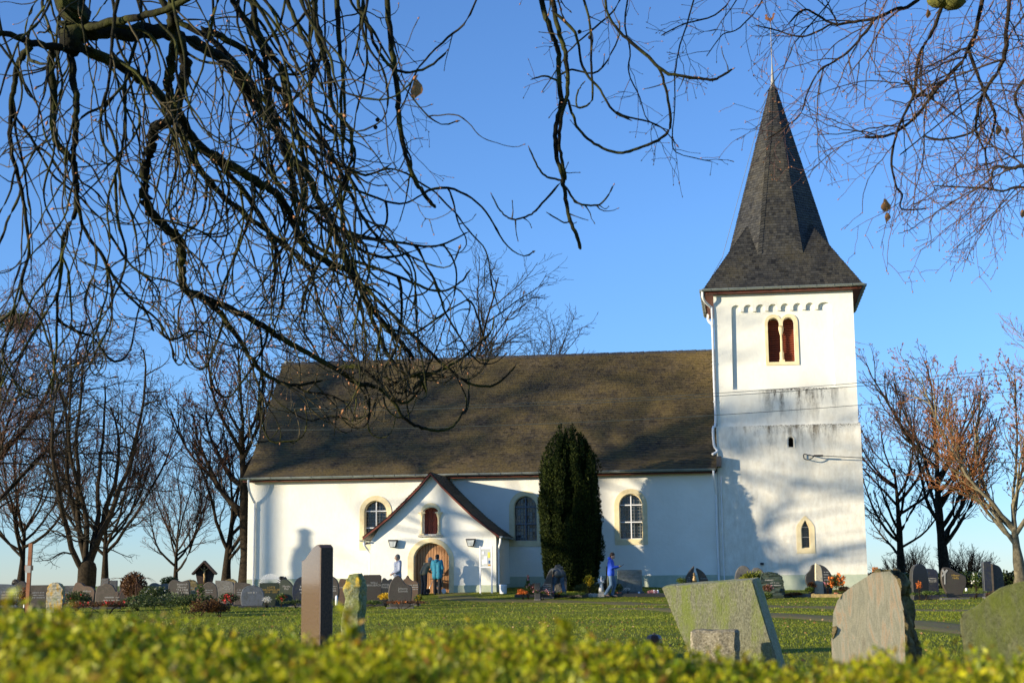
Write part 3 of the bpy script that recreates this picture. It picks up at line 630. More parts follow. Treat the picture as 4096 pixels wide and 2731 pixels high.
def tree(x, y, seed, h, S, label, mats, R=.3, lean=(0, 0), name='bare_tree', cat='tree', group=None, stems=1, z=None, minr=.008, extra=None, first=None):
    r = np.random.default_rng(seed); z = terr(x, y) - .1 if z is None else z
    root = empty(name, (x, y, z), 0, label, cat, group); out = []
    for s in range(stems):
        sp_ = .0 if stems == 1 else .55
        d = nrm(np.array([lean[0] + r.normal() * sp_, lean[1] + r.normal() * sp_, 1.]))
        grow(out, r, np.array([0, 0, 0.]) if stems == 1 else np.array([r.normal() * .5, r.normal() * .3, 0]), d, h * S['trunk'] * (1 if stems == 1 else .8 + .4 * r.random()), R if stems == 1 else R * (.5 + .3 * r.random()), 0, S)
    tr = Tubes(10); tw = Tubes(3); md = Tubes(5); zmax = np.percentile(np.concatenate([P[:, 2] for l, P, _ in out]), 99.7); k_ = h / zmax; out = [(l, P * k_, q) for l, P, q in out]
    lims = []
    for l, P, q in out:
        q = np.maximum(q, minr * (1.3 if l < 3 else 1))
        if l == 0:
            q = q * (1 + .12 * r.normal(size=len(q)) * .5); q[0] *= 1.3; q[1] *= 1.04; e_ = P[-1] - P[-2]; e_ = e_ / np.linalg.norm(e_) * q[-1]; P = np.vstack([P, P[-1] + e_ * .5, P[-1] + e_ * .85, P[-1] + e_]); q = np.concatenate([q, [q[-1] * .85, q[-1] * .5, q[-1] * .05]]); tr.add(P, q)
        elif l == 1: lims.append((P, q))
        elif l == 2: md.add(P, q)
        else: tw.add(P, q)
    tr.build('trunk', mats[0], root)
    for P, q in lims[:24]:
        t = Tubes(7); t.add(P, q); t.build('branch', mats[0], root)
    for P, q in lims[24:]: md.add(P, q)
    o = md.build('small_branches', mats[1], root); o['kind'] = 'stuff'
    if tw.P: o = tw.build('twigs', mats[2], root); o['kind'] = 'stuff'
    if extra: extra(root, out, r)
    return root, zmax
def leafbits(m, n=2500, size=.05, zmin=0):
    def f(root, out, r):
        tips = [P[-1 - int(r.random() * 2)] for l, P, q in out if l >= 3]; pick = r.integers(0, len(tips), n); C = np.array([tips[i] for i in pick]); C = C[C[:, 2] > zmin] + 0
        quads('buds', C, r, size, size * .6, m, root)
    return f
def quads(name, C, r, L, W, m, parent=None, up_=None, kind='stuff', jit=.3, fold=0., dirs=None):
    """leaf-sized quads at C"""
    n = len(C); D = r.normal(size=(n, 3)) if dirs is None else dirs + r.normal(size=(n, 3)) * jit
    if up_ is not None: D[:, 2] = np.abs(D[:, 2]) * up_
    D /= np.linalg.norm(D, axis=1, keepdims=True); A = np.cross(D, r.normal(size=(n, 3))); A /= np.linalg.norm(A, axis=1, keepdims=True)
    N = np.cross(D, A); s = (.6 + .8 * r.random((n, 1))); l = D * L * s; w = A * W * .5 * s
    if fold:
        V = np.stack([C, C + l * .45 + w + N * fold * L, C + l * .45, C + l * .45 - w + N * fold * L, C + l - N * fold * L * .8], 1).reshape(-1, 3)
        b = np.arange(n)[:, None] * 5; Q = np.concatenate([b + [0, 1, 2], b + [1, 4, 2], b + [0, 2, 3], b + [2, 4, 3]], 0)
    else:
        V = np.stack([C, C + l * .5 + w, C + l, C + l * .5 - w], 1).reshape(-1, 3); Q = np.arange(n * 4).reshape(n, 4)
    o = link(name, npmesh(name, V, Q), m, parent)
    if kind: o['kind'] = kind
    return o
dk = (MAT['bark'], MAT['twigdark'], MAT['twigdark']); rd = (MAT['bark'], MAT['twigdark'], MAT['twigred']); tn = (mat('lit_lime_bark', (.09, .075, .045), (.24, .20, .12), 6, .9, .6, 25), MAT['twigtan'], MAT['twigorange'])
POL = S_(trunk=.085, n=[4, 13, 9, 6, 4], w=[.03, .13, .17, .2, .22], g=[.05, .17, .02, -.03, -.05], tip=.35, kids=[9, 13, 7, 5], t0=[.55, .12, .1, .1], ang=[.50, 1.0, .8, .7], lr=[8.6, .25, .42, .5], rr=[.40, .28, .40, .45], taper=[1.0, .22, .3, .35, .5])
LIME = S_(trunk=.32, n=[6, 10, 8, 5, 4], w=[.03, .09, .13, .15, .17], g=[.05, .15, .09, .07, .05], kids=[10, 11, 7, 6], t0=[.5, .15, .12, .1], ang=[.85, .55, .55, .6], lr=[1.75, .40, .45, .5], rr=[.32, .34, .42, .45], taper=[.22, .25, .3, .35, .5])
DROOP = S_(trunk=.30, n=[6, 11, 9, 6, 5], w=[.04, .10, .12, .13, .15], g=[.04, .10, -.05, -.06, -.02], kids=[10, 10, 8, 6], t0=[.3, .15, .12, .1], ang=[.85, .7, .6, .6], lr=[1.8, .45, .45, .5], rr=[.33, .34, .42, .45], tip=.25, taper=[.22, .25, .3, .35, .5])
POP = S_(trunk=.55, n=[8, 10, 7, 5, 4], w=[.02, .08, .11, .13, .16], g=[.04, .13, .08, .06, .04], kids=[15, 11, 7, 5], t0=[.26, .15, .12, .1], ang=[.95, .55, .55, .6], lr=[.78, .42, .45, .5], rr=[.34, .34, .42, .45], taper=[.22, .25, .3, .35, .5])
CROWN = S_(trunk=.74, n=[8, 9, 8, 6], w=[.02, .10, .13, .16], g=[.04, .02, .05, .03], kids=[12, 9, 6], t0=[.84, .15, .12], ang=[1.1, .6, .6], lr=[.36, .5, .5], rr=[.42, .40, .42])
OPEN_ = S_(trunk=.42, n=[7, 9, 7], w=[.05, .13, .17], g=[.04, .05, .03], kids=[11, 7], t0=[.35, .2], ang=[1.0, .7], lr=[.85, .45], rr=[.38, .42], taper=[.6, .4, .5])
MAT['obud'] = mat('orange_buds', (.20, .08, .035), (.34, .13, .045), 3, .7); MAT['rbud'] = mat('russet_buds', (.13, .05, .03), (.24, .08, .035), 3, .7)
def tx(px, Y): p = at(px, 2330, Y); return p.x, Y
def put(px, Y, *a, **k): x, y = tx(px, Y); return tree(x, y, *a, **k)
put(345, 76, 11, 15.5, POL, 'stout many-stemmed black bare chestnut tree left of the wooden crucifix shrine', dk, R=.42, name='chestnut_tree')
put(418, 86, 12, 13.5, LIME, 'thin straight bare tree close behind the stout many-stemmed chestnut', rd, R=.26, minr=.009)
put(80, 92, 13, 15, LIME, 'reddish-twigged bare tree at the left edge holding a green mistletoe ball', rd, R=.3, minr=.009)
put(-120, 80, 14, 19.5, DROOP, 'tall bare tree with fine drooping twigs cut by the left frame edge', rd, R=.4, minr=.009, extra=leafbits(MAT['rbud'], 7000, .09, 5))
put(700, 100, 15, 13.5, LIME, 'smaller bare tree between the chestnut and the church gable', rd, R=.24, minr=.009)
put(985, 82, 16, 15.0, POP, 'reddish bare tree with bulging dark trunk rising beside the left church gable', rd, R=.42, lean=(-.04, 0), minr=.009, extra=leafbits(MAT['rbud'], 9000, .10, 7))
put(900, 86, 26, 13.0, DROOP, 'bare tree with low drooping twigs reaching left behind the crucifix shrine', dk, R=.3, minr=.009)
put(1275, 98, 17, 17.6, POP, 'reddish bare tree top peeping over the left end of the nave ridge', rd, R=.3, minr=.009)
DENSE = dict(DROOP); DENSE.update(kids=[15, 14, 10, 8], g=[.04, .06, .02, 0, 0], ang=[.95, .7, .65, .6], lr=[1.15, .42, .42, .45])
put(1500, 84, 18, 16.8, DENSE, 'tall bare tree behind the church with its twiggy crown left of the ridge middle', dk, R=.42, minr=.009)
put(1640, 84, 34, 18.0, DENSE, 'tallest bare tree behind the church, its crown over the middle of the ridge', dk, R=.42, minr=.009)
put(1850, 85, 37, 15.8, DENSE, 'low-crowned bare tree behind the church, rightmost above the nave ridge', dk, R=.3, minr=.009)
put(3605, 84, 20, 11.6, POP, 'slim dark bare tree next to the right edge of the tower', rd, R=.25, minr=.009, extra=leafbits(MAT['rbud'], 8000, .06, 4))
put(3785, 80, 21, 13.0, POP, 'dark bare tree with black trunk and low forks, second right of the tower', (MAT['bark'], MAT['twigdark'], MAT['twigred']), R=.34, minr=.009, extra=leafbits(MAT['obud'], 9000, .06, 6.0))
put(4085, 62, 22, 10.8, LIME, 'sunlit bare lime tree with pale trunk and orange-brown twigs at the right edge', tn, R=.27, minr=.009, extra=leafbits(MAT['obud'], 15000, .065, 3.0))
put(4420, 80, 23, 14, POP, 'bare tree with orange twigs just outside the right side of the churchyard view', (MAT['bark'], MAT['twigtan'], MAT['twigorange']), R=.3, minr=.009)
BUSH = S_(trunk=.75, n=[6, 6, 5, 4], w=[.05, .08, .11, .13], g=[.03, .05, .04, .02], kids=[6, 5, 4], t0=[.12, .1, .1], ang=[.35, .4, .45], lr=[.7, .55, .5], rr=[.5, .5, .5], refL=[1, 1.2, .8])
put(3620, 92, 31, 2.9, BUSH, 'leafless twiggy shrub at the foot of the slim dark tree right of the tower', dk, R=.04, name='bare_shrub', cat='shrub', stems=22, minr=.006)
put(3850, 93, 32, 3.1, BUSH, 'wide leafless shrub behind the gravestones at the foot of the black-trunked tree', dk, R=.04, name='bare_shrub', cat='shrub', stems=26, minr=.006)
# trees on the sunny side, out of the picture to the left: their shadows fall on roof, walls and lawn
for u_, back, h, sd, S_k, R_, lab in ((10.7, 44, 15.5, 41, OPEN_, .46, 'bare open-crowned tree standing out on the sunny side left of the churchyard'), (-10.5, 56, 23, 42, CROWN, .34, 'tall high-crowned bare tree on the sunny side left of the churchyard'),
        (4.2, 60, 22.5, 46, CROWN, .3, 'second high-crowned bare tree on the sunny side left of the churchyard'), (-2.3, 64, 15.5, 47, OPEN_, .16, 'slender bare tree on the sunny side left of the churchyard')):
    w = CO + CU * u_ + Vector((SUN.x, SUN.y, 0)).normalized() * back; tree(w.x, w.y, sd, h, S_k, lab, dk, R=R_, z=0, minr=.03)
w = CO + CU * -9.1 + Vector((SUN.x, SUN.y, 0)).normalized() * 21; po = empty('shadow_stump', (w.x, w.y, 0), 0, 'unseen knobbed column added to cast a shadow on the left nave wall', 'shadow caster')  # out-of-view form, added and shaped for the column-like shadow on the nave wall
MB().lathe([(.22, -.1), (.17, 1.5), (.16, 3.9), (.30, 4.3), (.36, 5.0), (.30, 5.5), (.16, 5.9), (.15, 6.3), (.2, 6.45), (.08, 6.6)], (.16, 0, 0), 12).tube([(-.35, .1, -.1), (-.30, .1, 2.5), (-.15, 0, 4.5)], [.15, .12, .1], 8).tube([(0, 0, 5.0), (1.2, .3, 5.4)], .05, 5).tube([(0, 0, 5.6), (-1.3, -.3, 5.9)], .04, 5).tube([(0, 0, 4.6), (-1.6, .2, 4.4)], .04, 5).build('trunk', MAT['bark'], po, True)

# mistletoe
mb = at(60, 1285, 90); r = np.random.default_rng(5); v = r.normal(size=(2600, 3)); v /= np.linalg.norm(v, axis=1, keepdims=True); v *= (r.random((2600, 1)) ** .5) * np.array([1.3, 1.0, .75])
ro = empty('mistletoe_ball', mb, 0, 'dark green mistletoe ball high in the tree at the left edge', 'mistletoe')
quads('leaves', v, r, .16, .06, leafmat('mistletoe_leaf', [(.03, .045, .01), (.09, .10, .02)], .3), ro)
# ---------------------------------------------------------------- yew
def yew():
    b = at(2284, 2366, 60.65); r = np.random.default_rng(9)
    root = empty('yew_tree', (b.x, b.y, terr(b.x, b.y) - .02), 0, 'tall dark green columnar yew tree in front of the nave wall', 'tree'); H_ = 6.25
    MB().tube([(0, 0, 0), (.02, 0, 3), (0, 0, 5.5)], [.2, .14, .04], 8).build('trunk', MAT['bark'], root)
    # upright shoots, each a spindle of sprays
    C = []; D = []
    cols = []
    for i in range(270):
        a = r.random() * 2 * pi; q = r.random() ** .5; base = np.array([cos(a) * q, sin(a) * q * .9]); cols.append((a, q, base, r.random()))
    def rad(t): return np.interp(t, [0, .05, .18, .35, .55, .75, .88, .96, 1], [.72, .90, .98, 1.08, 1.17, 1.12, .92, .62, .30])
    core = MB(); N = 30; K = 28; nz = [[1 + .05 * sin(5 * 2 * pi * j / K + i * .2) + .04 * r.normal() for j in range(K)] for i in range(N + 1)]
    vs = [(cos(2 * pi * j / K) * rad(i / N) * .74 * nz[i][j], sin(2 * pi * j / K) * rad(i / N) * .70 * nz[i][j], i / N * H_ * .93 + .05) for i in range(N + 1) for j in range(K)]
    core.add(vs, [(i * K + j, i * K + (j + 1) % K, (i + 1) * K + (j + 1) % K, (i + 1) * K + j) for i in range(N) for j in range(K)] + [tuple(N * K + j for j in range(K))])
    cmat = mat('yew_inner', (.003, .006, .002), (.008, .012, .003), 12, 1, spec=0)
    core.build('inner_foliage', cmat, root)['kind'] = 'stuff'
    for (a, q, base, u) in cols:
        z0 = (.03 + .72 * u * u) * H_; ln = .8 + 1.6 * r.random(); n = int(300 * ln); kq = max(3, int(ln / .17))
        t = np.clip((np.floor(r.random(n) * kq) + .5 + r.normal(size=n) * .24) / kq, 0, 1); z = z0 + t * ln; z = np.minimum(z, H_ * (.92 + .12 * (1 - q)) + .1 * r.random()); R_ = np.interp(z / H_, np.linspace(0, 1, 21), [rad(k / 20) for k in range(21)])
        rr = .12 * np.sqrt(r.random(n)) * np.sin(np.clip(t * 1.02, 0, 1) * pi * .86 + .35) + .01; th = r.random(n) * 2 * pi
        out_ = (.93 + .11 * q) * (.95 + .075 * sin(a * 7 + 1) + .03 * sin(a * 15))
        C.append(np.stack([cos(a) * R_ * out_ + rr * np.cos(th), sin(a) * .95 * R_ * out_ + rr * np.sin(th), z], 1)); D.append(np.stack([.5 * np.cos(th), .5 * np.sin(th), np.full(n, .9)], 1))
    for k in range(60):                                  # pointed tips at the crown top
        a = r.random() * 2 * pi; q = r.random() ** .5; n = 110; t = r.random(n); x, y = cos(a) * q * .85, sin(a) * q * .8; top = H_ * (1.0 - .17 * q * q + .035 * r.normal()) + .1
        z = top - (1 - t) * .75; rr = .11 * (1 - t * .85) * r.random(n) ** .5; th = r.random(n) * 2 * pi
        C.append(np.stack([x + rr * np.cos(th), y + rr * np.sin(th), z], 1)); D.append(np.stack([.4 * np.cos(th), .4 * np.sin(th), np.ones(n)], 1))
    n = 1100; t = r.random(n); th = r.random(n) * 2 * pi; rr = .19 * np.sin(t * pi * .8 + .5) * r.random(n) ** .4   # the side shoot on the right
    C.append(np.stack([1.16 + rr * np.cos(th), -.2 + rr * np.sin(th), 1.1 + t * 1.15], 1)); D.append(np.stack([.5 * np.cos(th), .5 * np.sin(th), np.full(n, .9)], 1))
    C = np.concatenate(C); D = np.concatenate(D); print('yew', len(C))
    quads('crown', C, r, .09, .030, leafmat('yew_foliage', [(.006, .011, .003), (.012, .021, .004), (.022, .034, .006), (.055, .066, .010)], .12, .7, .12), root, dirs=D, jit=.35)
yew()
# ---------------------------------------------------------------- overhanging chestnut and lime
CH = MAT['barkgreen']
def traced(pts, Y0, Y1, wob=0):
    n = len(pts); return [np.array(at(x, y, Y0 + (Y1 - Y0) * i / max(1, n - 1) + wob * sin(i * 1.7))) for i, (x, y) in enumerate(pts)]
def knob(P, R, r, amt=.10):
    R = R * (1 + amt * r.normal(size=len(R))); P = P + r.normal(size=P.shape) * (R[:, None] * .22); return P, R
YX = [-200, 0, 300, 500, 700, 900, 1000, 1150, 1250, 1450, 1600, 1900, 2100, 2400]; YL = [1750, 1750, 1700, 1450, 1500, 1650, 1900, 1950, 1850, 1850, 1720, 1650, 1250, 1000]
def proj(p):
    q = Vector(p) - EYE; z = q.dot(fw); return 2048 + F * q.dot(rt) / z, 1365.5 - F * q.dot(up) / z
class Hang:
    """shoots that droop from a limb and curl up at the tip, with side shoots and fat end buds"""
    def __init__(s, seed): s.r = np.random.default_rng(seed); s.t = Tubes(5); s.f = Tubes(4); s.b = []; s.nsh = 0
    def shoot(s, p, d, L, R, depth=0, droop=.33, curl=.62, zlim=None):
        r = s.r; st = .045 if depth == 0 else .032; n = max(4, int(L / st)); P = [p]; cur = p; bend = r.normal(size=3) * .035; cu = curl * (.6 + .8 * r.random()); split = .62 + .2 * r.random()
        hs = r.normal(size=3); hs[2] = 0; hs = nrm(hs); over = 0
        for i in range(n):
            t = i / n
            g = np.array([0, 0, -droop * .5]) if t < split else np.array([0, 0, cu]) * (t - split) / (1 - split) * .62 + hs * .09
            if i % 5 == 0: bend = r.normal(size=3) * .085
            q_ = proj(cur); yl = float(np.interp(q_[0], YX, YL))
            if q_[1] > yl - 170: g = np.array([0, 0, .75]) + hs * .25; over += 1
            if q_[1] > yl or over > 9: break
            d = nrm(d + g * st / .06 + bend * (1 if depth == 0 else 1.2) + r.normal(size=3) * .11); cur = cur + d * st; P.append(cur)
        if len(P) < 4: return np.array(P + [P[-1] + d * .01] * 3)
        P = np.array(P); q = np.linspace(R * 1.12, R * .36, len(P)); q[-2:] *= 1.25; q *= 1 + .10 * r.normal(size=len(q)); q[::7] *= 1.22
        (s.t if R > .006 else s.f).add(P, np.maximum(q, .0022)); s.b.append((P[-1], nrm(P[-1] - P[-3]), R * .62)); s.nsh += 1
        if depth < 2:
            m = r.poisson(L * (2.0 if depth == 0 else 1.3))
            for k in range(m):
                i = int(len(P) * (.12 + .82 * r.random())); i = min(i, len(P) - 2); dd = nrm(P[i + 1] - P[i]); c = rot_about(dd, perp(dd, r), .6 + .5 * r.random())
                s.shoot(P[i], c, (.22 + .5 * r.random()) * (1 if depth == 0 else .5) * min(1, L), max(q[i] * .68, .003), depth + 1, .10, .7)
        return P
    def along(s, P, n, L=(.7, 1.6), R=(.006, .010), bias=(0, 0, -.5), t0=.15):
        r = s.r
        for k in range(n):
            i = int(len(P) * (t0 + (1 - t0) * (k + r.random()) / n)); i = min(i, len(P) - 2); dd = nrm(P[i + 1] - P[i]); c = nrm(rot_about(dd, perp(dd, r), .5 + .6 * r.random()) + np.array(bias))
            s.shoot(P[i], c, L[0] + (L[1] - L[0]) * r.random(), R[0] + (R[1] - R[0]) * r.random())
    def buds(s, parent, sc=1.7):
        V = []; Q = []; b = 0
        for p, d, R in s.b:
            R = max(R, .0028) * sc; a = nrm(np.cross(d, [.3, .5, .8])); c = np.cross(d, a)
            V += [p - d * R] + [p + (a * cos(k * pi / 2) + c * sin(k * pi / 2)) * R + d * R * .8 for k in range(4)] + [p + d * R * 3.4]
            for k in range(4): Q += [(b, b + 1 + (k + 1) % 4, b + 1 + k), (b + 5, b + 1 + k, b + 1 + (k + 1) % 4)]
            b += 6
        o = link('buds', npmesh('buds', V, Q, True), MAT['bud'], parent); o['kind'] = 'stuff'
TK = np.array([-3.2, -1.6, 0]); ct = empty('overhanging_chestnut', (0, 0, 0), 0, 'big bare chestnut tree hanging its mossy drooping branches over the left of the view', 'tree')
MB().tube([(-3.2, -1.6, -.2), (-3.2, -1.6, 2), (-3.15, -1.5, 4), (-3.0, -1.2, 6.4)], [.62, .46, .42, .34], 14).build('trunk', CH, ct, True)
K0 = np.array(at(285, -420, 8.6))
MB().tube(crom([(-3.05, -1.3, 5.6), (-3.1, 1.5, 6.9), (-2.9, 5, 6.6), tuple(K0)], 6), [.24 - .0065 * i for i in range(19)], 10).build('limb', CH, ct, True)
MB().tube(crom([(-3.0, -1.2, 6.2), (-1.2, 2.5, 7.6), (0.2, 6.0, 6.6), tuple(at(1300, -330, 8.8))], 6), [.18 - .006 * i for i in range(19)], 10).build('limb', CH, ct, True)
MB().tube(crom([(-3.0, -1.2, 6.3), (0.6, 3.0, 7.9), (1.2, 7.0, 6.4), tuple(at(2160, -330, 9.4))], 6), [.14 - .005 * i for i in range(19)], 10).build('limb', CH, ct, True)
hg = Hang(21)
def px2m(px, Y): return px * Y / F
# (pixels, radius px at start and end, distances, how many shoots)
LIMB = [
 ([(285, -420), (280, -120), (285, 40), (290, 150), (300, 215)], 66, 44, 8.6, 8.6, 4),
 ([(290, 150), (400, 118), (520, 128), (640, 128), (740, 160)], 40, 26, 8.6, 9.0, 9),
 ([(330, 120), (440, 92), (560, 66), (690, 30), (820, -60)], 16, 13, 8.6, 8.2, 7),
 ([(300, 190), (150, 175), (40, 140), (-120, 120)], 16, 10, 8.6, 8.2, 7),
 ([(310, 190), (450, 250), (560, 312), (625, 372), (690, 460), (730, 560), (800, 680), (900, 790), (1010, 880), (1120, 960), (1250, 1090)], 21, 8, 8.6, 10.5, 22),
 ([(740, 150), (832, 200), (918, 264), (1005, 373), (1096, 504), (1147, 606), (1223, 701), (1290, 830), (1350, 960), (1400, 1080), (1440, 1150)], 22, 11, 9.0, 10.5, 22),
 ([(800, 110), (905, 160), (1020, 230), (1090, 330), (1190, 450), (1290, 560), (1370, 700), (1440, 850), (1530, 980)], 14, 6, 9.0, 9.6, 18),
 ([(700, -120), (690, 60), (700, 140), (740, 220), (735, 310), (715, 400), (735, 500), (830, 610), (1000, 705), (1083, 759), (1159, 848), (1210, 977), (1305, 1043), (1394, 1084), (1436, 1138), (1471, 1210), (1543, 1305), (1614, 1382), (1656, 1436)], 24, 9, 8.4, 10.2, 30),
 ([(700, 140), (690, 260), (672, 340), (690, 410), (735, 510), (800, 590), (880, 660), (980, 770), (1060, 900), (1120, 1040)], 20, 9, 8.8, 9.6, 18),
 ([(696, 470), (610, 535), (600, 610), (575, 700), (582, 800), (603, 850), (660, 905), (705, 950), (728, 1012), (727, 1090), (735, 1150), (804, 1185), (895, 1225), (1033, 1288), (1119, 1351), (1205, 1397), (1346, 1477), (1430, 1531), (1495, 1543), (1555, 1585), (1614, 1668), (1674, 1704), (1751, 1721), (1811, 1704), (1852, 1644)], 21, 4.5, 8.6, 10.4, 24),
 ([(804, 1185), (870, 1240), (940, 1330), (1010, 1440), (1080, 1510), (1180, 1540), (1290, 1520)], 12, 5, 9.4, 9.8, 9),
 ([(1346, 1477), (1420, 1466), (1480, 1500), (1545, 1540), (1625, 1512), (1700, 1490), (1780, 1505)], 10, 4.5, 10.2, 10.0, 8),
 ([(205, 190), (205, 260), (215, 380), (222, 560), (290, 640), (305, 740), (300, 850), (255, 950), (245, 1080), (230, 1200), (225, 1400), (205, 1580)], 15, 4, 8.6, 9.0, 16),
 ([(285, 200), (290, 300), (303, 400), (305, 520), (295, 640), (300, 740)], 15, 9, 8.6, 8.6, 9),
 ([(130, 175), (80, 245), (60, 330), (45, 430), (40, 560), (70, 700), (95, 800), (115, 1000), (85, 1120), (40, 1280)], 12, 4.5, 8.4, 8.8, 14),
 ([(300, 740), (330, 900), (400, 1010), (470, 1130), (540, 1210), (640, 1290), (700, 1420)], 8, 4, 8.7, 9.2, 10),
 ([(1300, -300), (1345, 0), (1358, 190), (1376, 360), (1378, 560)], 14, 4.5, 8.8, 8.9, 3),
 ([(1500, -300), (1545, 0), (1565, 170), (1585, 320), (1592, 450), (1604, 540), (1630, 640), (1668, 735), (1705, 785), (1745, 832)], 13, 8, 9.0, 9.3, 3),
 ([(1220, -250), (1255, 0), (1262, 120), (1310, 260), (1330, 420), (1400, 520), (1405, 640), (1365, 760), (1380, 900)], 12, 4, 8.6, 9.0, 5),
 ([(1420, -250), (1432, 0), (1470, 90), (1505, 190), (1565, 270), (1640, 290), (1720, 265), (1790, 205), (1986, 150)][:8], 9, 4.5, 9.0, 9.0, 1),
 ([(1000, -200), (1010, 0), (1040, 150), (1130, 280), (1150, 420), (1200, 560), (1230, 700), (1300, 850), (1420, 980), (1530, 1030), (1640, 1010)], 12, 5, 8.6, 9.4, 16),
 ([(900, -200), (930, 0), (1010, 120), (1060, 240), (1070, 390), (1120, 520), (1160, 690), (1190, 860), (1260, 1000)], 13, 5, 8.5, 9.3, 15),
 ([(1120, -200), (1150, 0), (1195, 110), (1250, 230), (1240, 380), (1290, 500), (1410, 580), (1405, 690), (1330, 830)], 11, 4, 8.9, 8.9, 9),
 ([(500, -200), (470, 0), (450, 150), (440, 300), (420, 420), (430, 560)], 10, 4, 8.3, 8.4, 7),
 ([(560, 130), (505, 300), (500, 460), (480, 640), (430, 800), (440, 960)], 8, 4, 8.7, 8.8, 8),
 ([(560, -140), (700, 70), (850, 165), (980, 300), (1080, 430), (1200, 560), (1330, 640), (1460, 700), (1560, 660)], 13, 4, 9.2, 9.6, 8),
 ([(900, 255), (1010, 420), (1180, 600), (1300, 700), (1450, 770), (1600, 815), (1700, 770)], 9, 3.5, 9.4, 9.8, 6),
 ([(1003, 600), (1120, 740), (1260, 860), (1400, 930), (1560, 965), (1720, 985), (1800, 965), (1870, 930)], 9, 3.5, 9.4, 9.8, 6),
 ([(1200, 950), (1330, 1020), (1500, 1070), (1650, 1130), (1760, 1165), (1840, 1130), (1880, 1080)], 8, 3.5, 9.8, 10, 5),
 ([(1400, 1090), (1550, 1240), (1700, 1390), (1790, 1470), (1870, 1530), (1960, 1545), (2020, 1510), (2062, 1462)], 9, 3.5, 10.2, 10.2, 3),
 ([(1436, 1138), (1500, 1300), (1560, 1430), (1640, 1500), (1740, 1490), (1850, 1430), (1960, 1330), (1975, 1270)], 10, 3.5, 10.2, 10.4, 4),
 ([(1471, 1210), (1560, 1310), (1660, 1330), (1780, 1250), (1880, 1190)], 7, 3.2, 10.3, 10.4, 3),
 # middle cluster
 ([(2150, -330), (2168, 0), (2210, 140), (2232, 203), (2235, 302), (2242, 421), (2221, 526), (2225, 617), (2249, 702), (2263, 793), (2281, 884), (2309, 947), (2323, 996)], 12, 7, 9.4, 9.4, 0),
 ([(2190, -330), (2212, 0), (2240, 140), (2263, 224), (2270, 316), (2267, 393), (2248, 456), (2236, 547), (2246, 631), (2263, 723)], 11, 6, 9.3, 9.4, 0),
 ([(2267, 393), (2288, 449), (2316, 519), (2379, 575), (2463, 610), (2533, 600), (2631, 561), (2680, 512), (2677, 421), (2652, 316), (2624, 260), (2533, 175), (2484, 133), (2435, 63), (2414, -60)], 6, 6, 9.4, 9.2, 0),
 ([(2484, 133), (2596, 231), (2659, 288), (2757, 309), (2842, 319), (2880, 308), (2930, 277)], 8, 5, 9.2, 9.2, 0),
 ([(2260, 723), (2190, 709), (2151, 667), (2116, 590)], 5, 3.5, 9.4, 9.4, 0),
 ([(2242, 730), (2168, 814), (2126, 856), (2070, 877), (2035, 872), (2000, 842), (1965, 778)], 5, 3, 9.4, 9.4, 0),
 ([(2263, 744), (2302, 807), (2365, 821), (2414, 807), (2456, 740)], 5, 3.5, 9.4, 9.4, 0),
 ([(2281, 884), (2255, 890), (2190, 852)], 3.5, 3, 9.4, 9.4, 0),
 ([(2235, 302), (2288, 280), (2393, 287), (2470, 160), (2478, 90)], 5, 3, 9.4, 9.3, 0),
 ([(2200, 40), (2300, 130), (2330, 270), (2400, 360), (2450, 440), (2520, 480)], 7, 4, 9.3, 9.3, 1),
 ([(2120, 320), (2180, 305), (2240, 330)], 3, 5, 9.4, 9.4, 0),
 ([(2320, -60), (2360, 100), (2365, 270), (2368, 400), (2310, 430), (2310, 370), (2335, 330)], 6, 3.5, 9.3, 9.3, 0),
]
for pts, r0, r1, Y0, Y1, ns in LIMB:
    r0 = r0 * 1.18 if r0 >= 12 and pts[0][0] < 1250 else r0; P = crom(traced(pts, Y0, Y1, .0), 5); R = np.linspace(px2m(r0, Y0), px2m(r1, Y1), len(P))
    P, R = knob(P, R, hg.r, .045); R[0] *= .15; R[1] *= .75; R[-1] *= .5; t = Tubes(8 if r0 > 9 else 6); t.add(P, R); t.build('branch', CH, ct)
    if R[-2] < .009: hg.b.append((P[-1], nrm(P[-1] - P[-3]), R[-2] * .5))
    if ns: hg.along(P, max(1, int(ns * .72)), L=(.25, .75) if pts[0][0] > 1400 else (.6, 1.7), R=(.0048, .0095), bias=(.22, 0, -.6))
    elif len(pts) > 4: 
        for k in range(4):
            i = int(len(P) * hg.r.random() * .95); i = min(i, len(P) - 2); hg.shoot(P[i], nrm(hg.r.normal(size=3) + np.array([.3, 0, 0])), .05 + .12 * hg.r.random(), .004, 2, .1, .5)
# hanging shoots that start above the frame
for k in range(44):
    px_ = hg.r.uniform(-60, 1480) if k < 34 else hg.r.uniform(2080, 2330); Y = hg.r.uniform(7.8, 9.8); p = np.array(at(px_, hg.r.uniform(-260, -20), Y))
    hg.shoot(p, nrm(np.array([hg.r.normal() * .22 + (.42 if px_ > 500 else .0), hg.r.normal() * .2, -1])), hg.r.uniform(.7, 1.75) if k < 34 else hg.r.uniform(.2, .45), hg.r.uniform(.006, .011), 0, .5, .55)
print('shoots', hg.nsh)
o = hg.t.build('shoots', CH, ct); o['kind'] = 'stuff'; o = hg.f.build('twigs', mat('chestnut_twigs', (.018, .015, .008), (.085, .065, .025), 3, .8, 0), ct); o['kind'] = 'stuff'; hg.buds(ct)
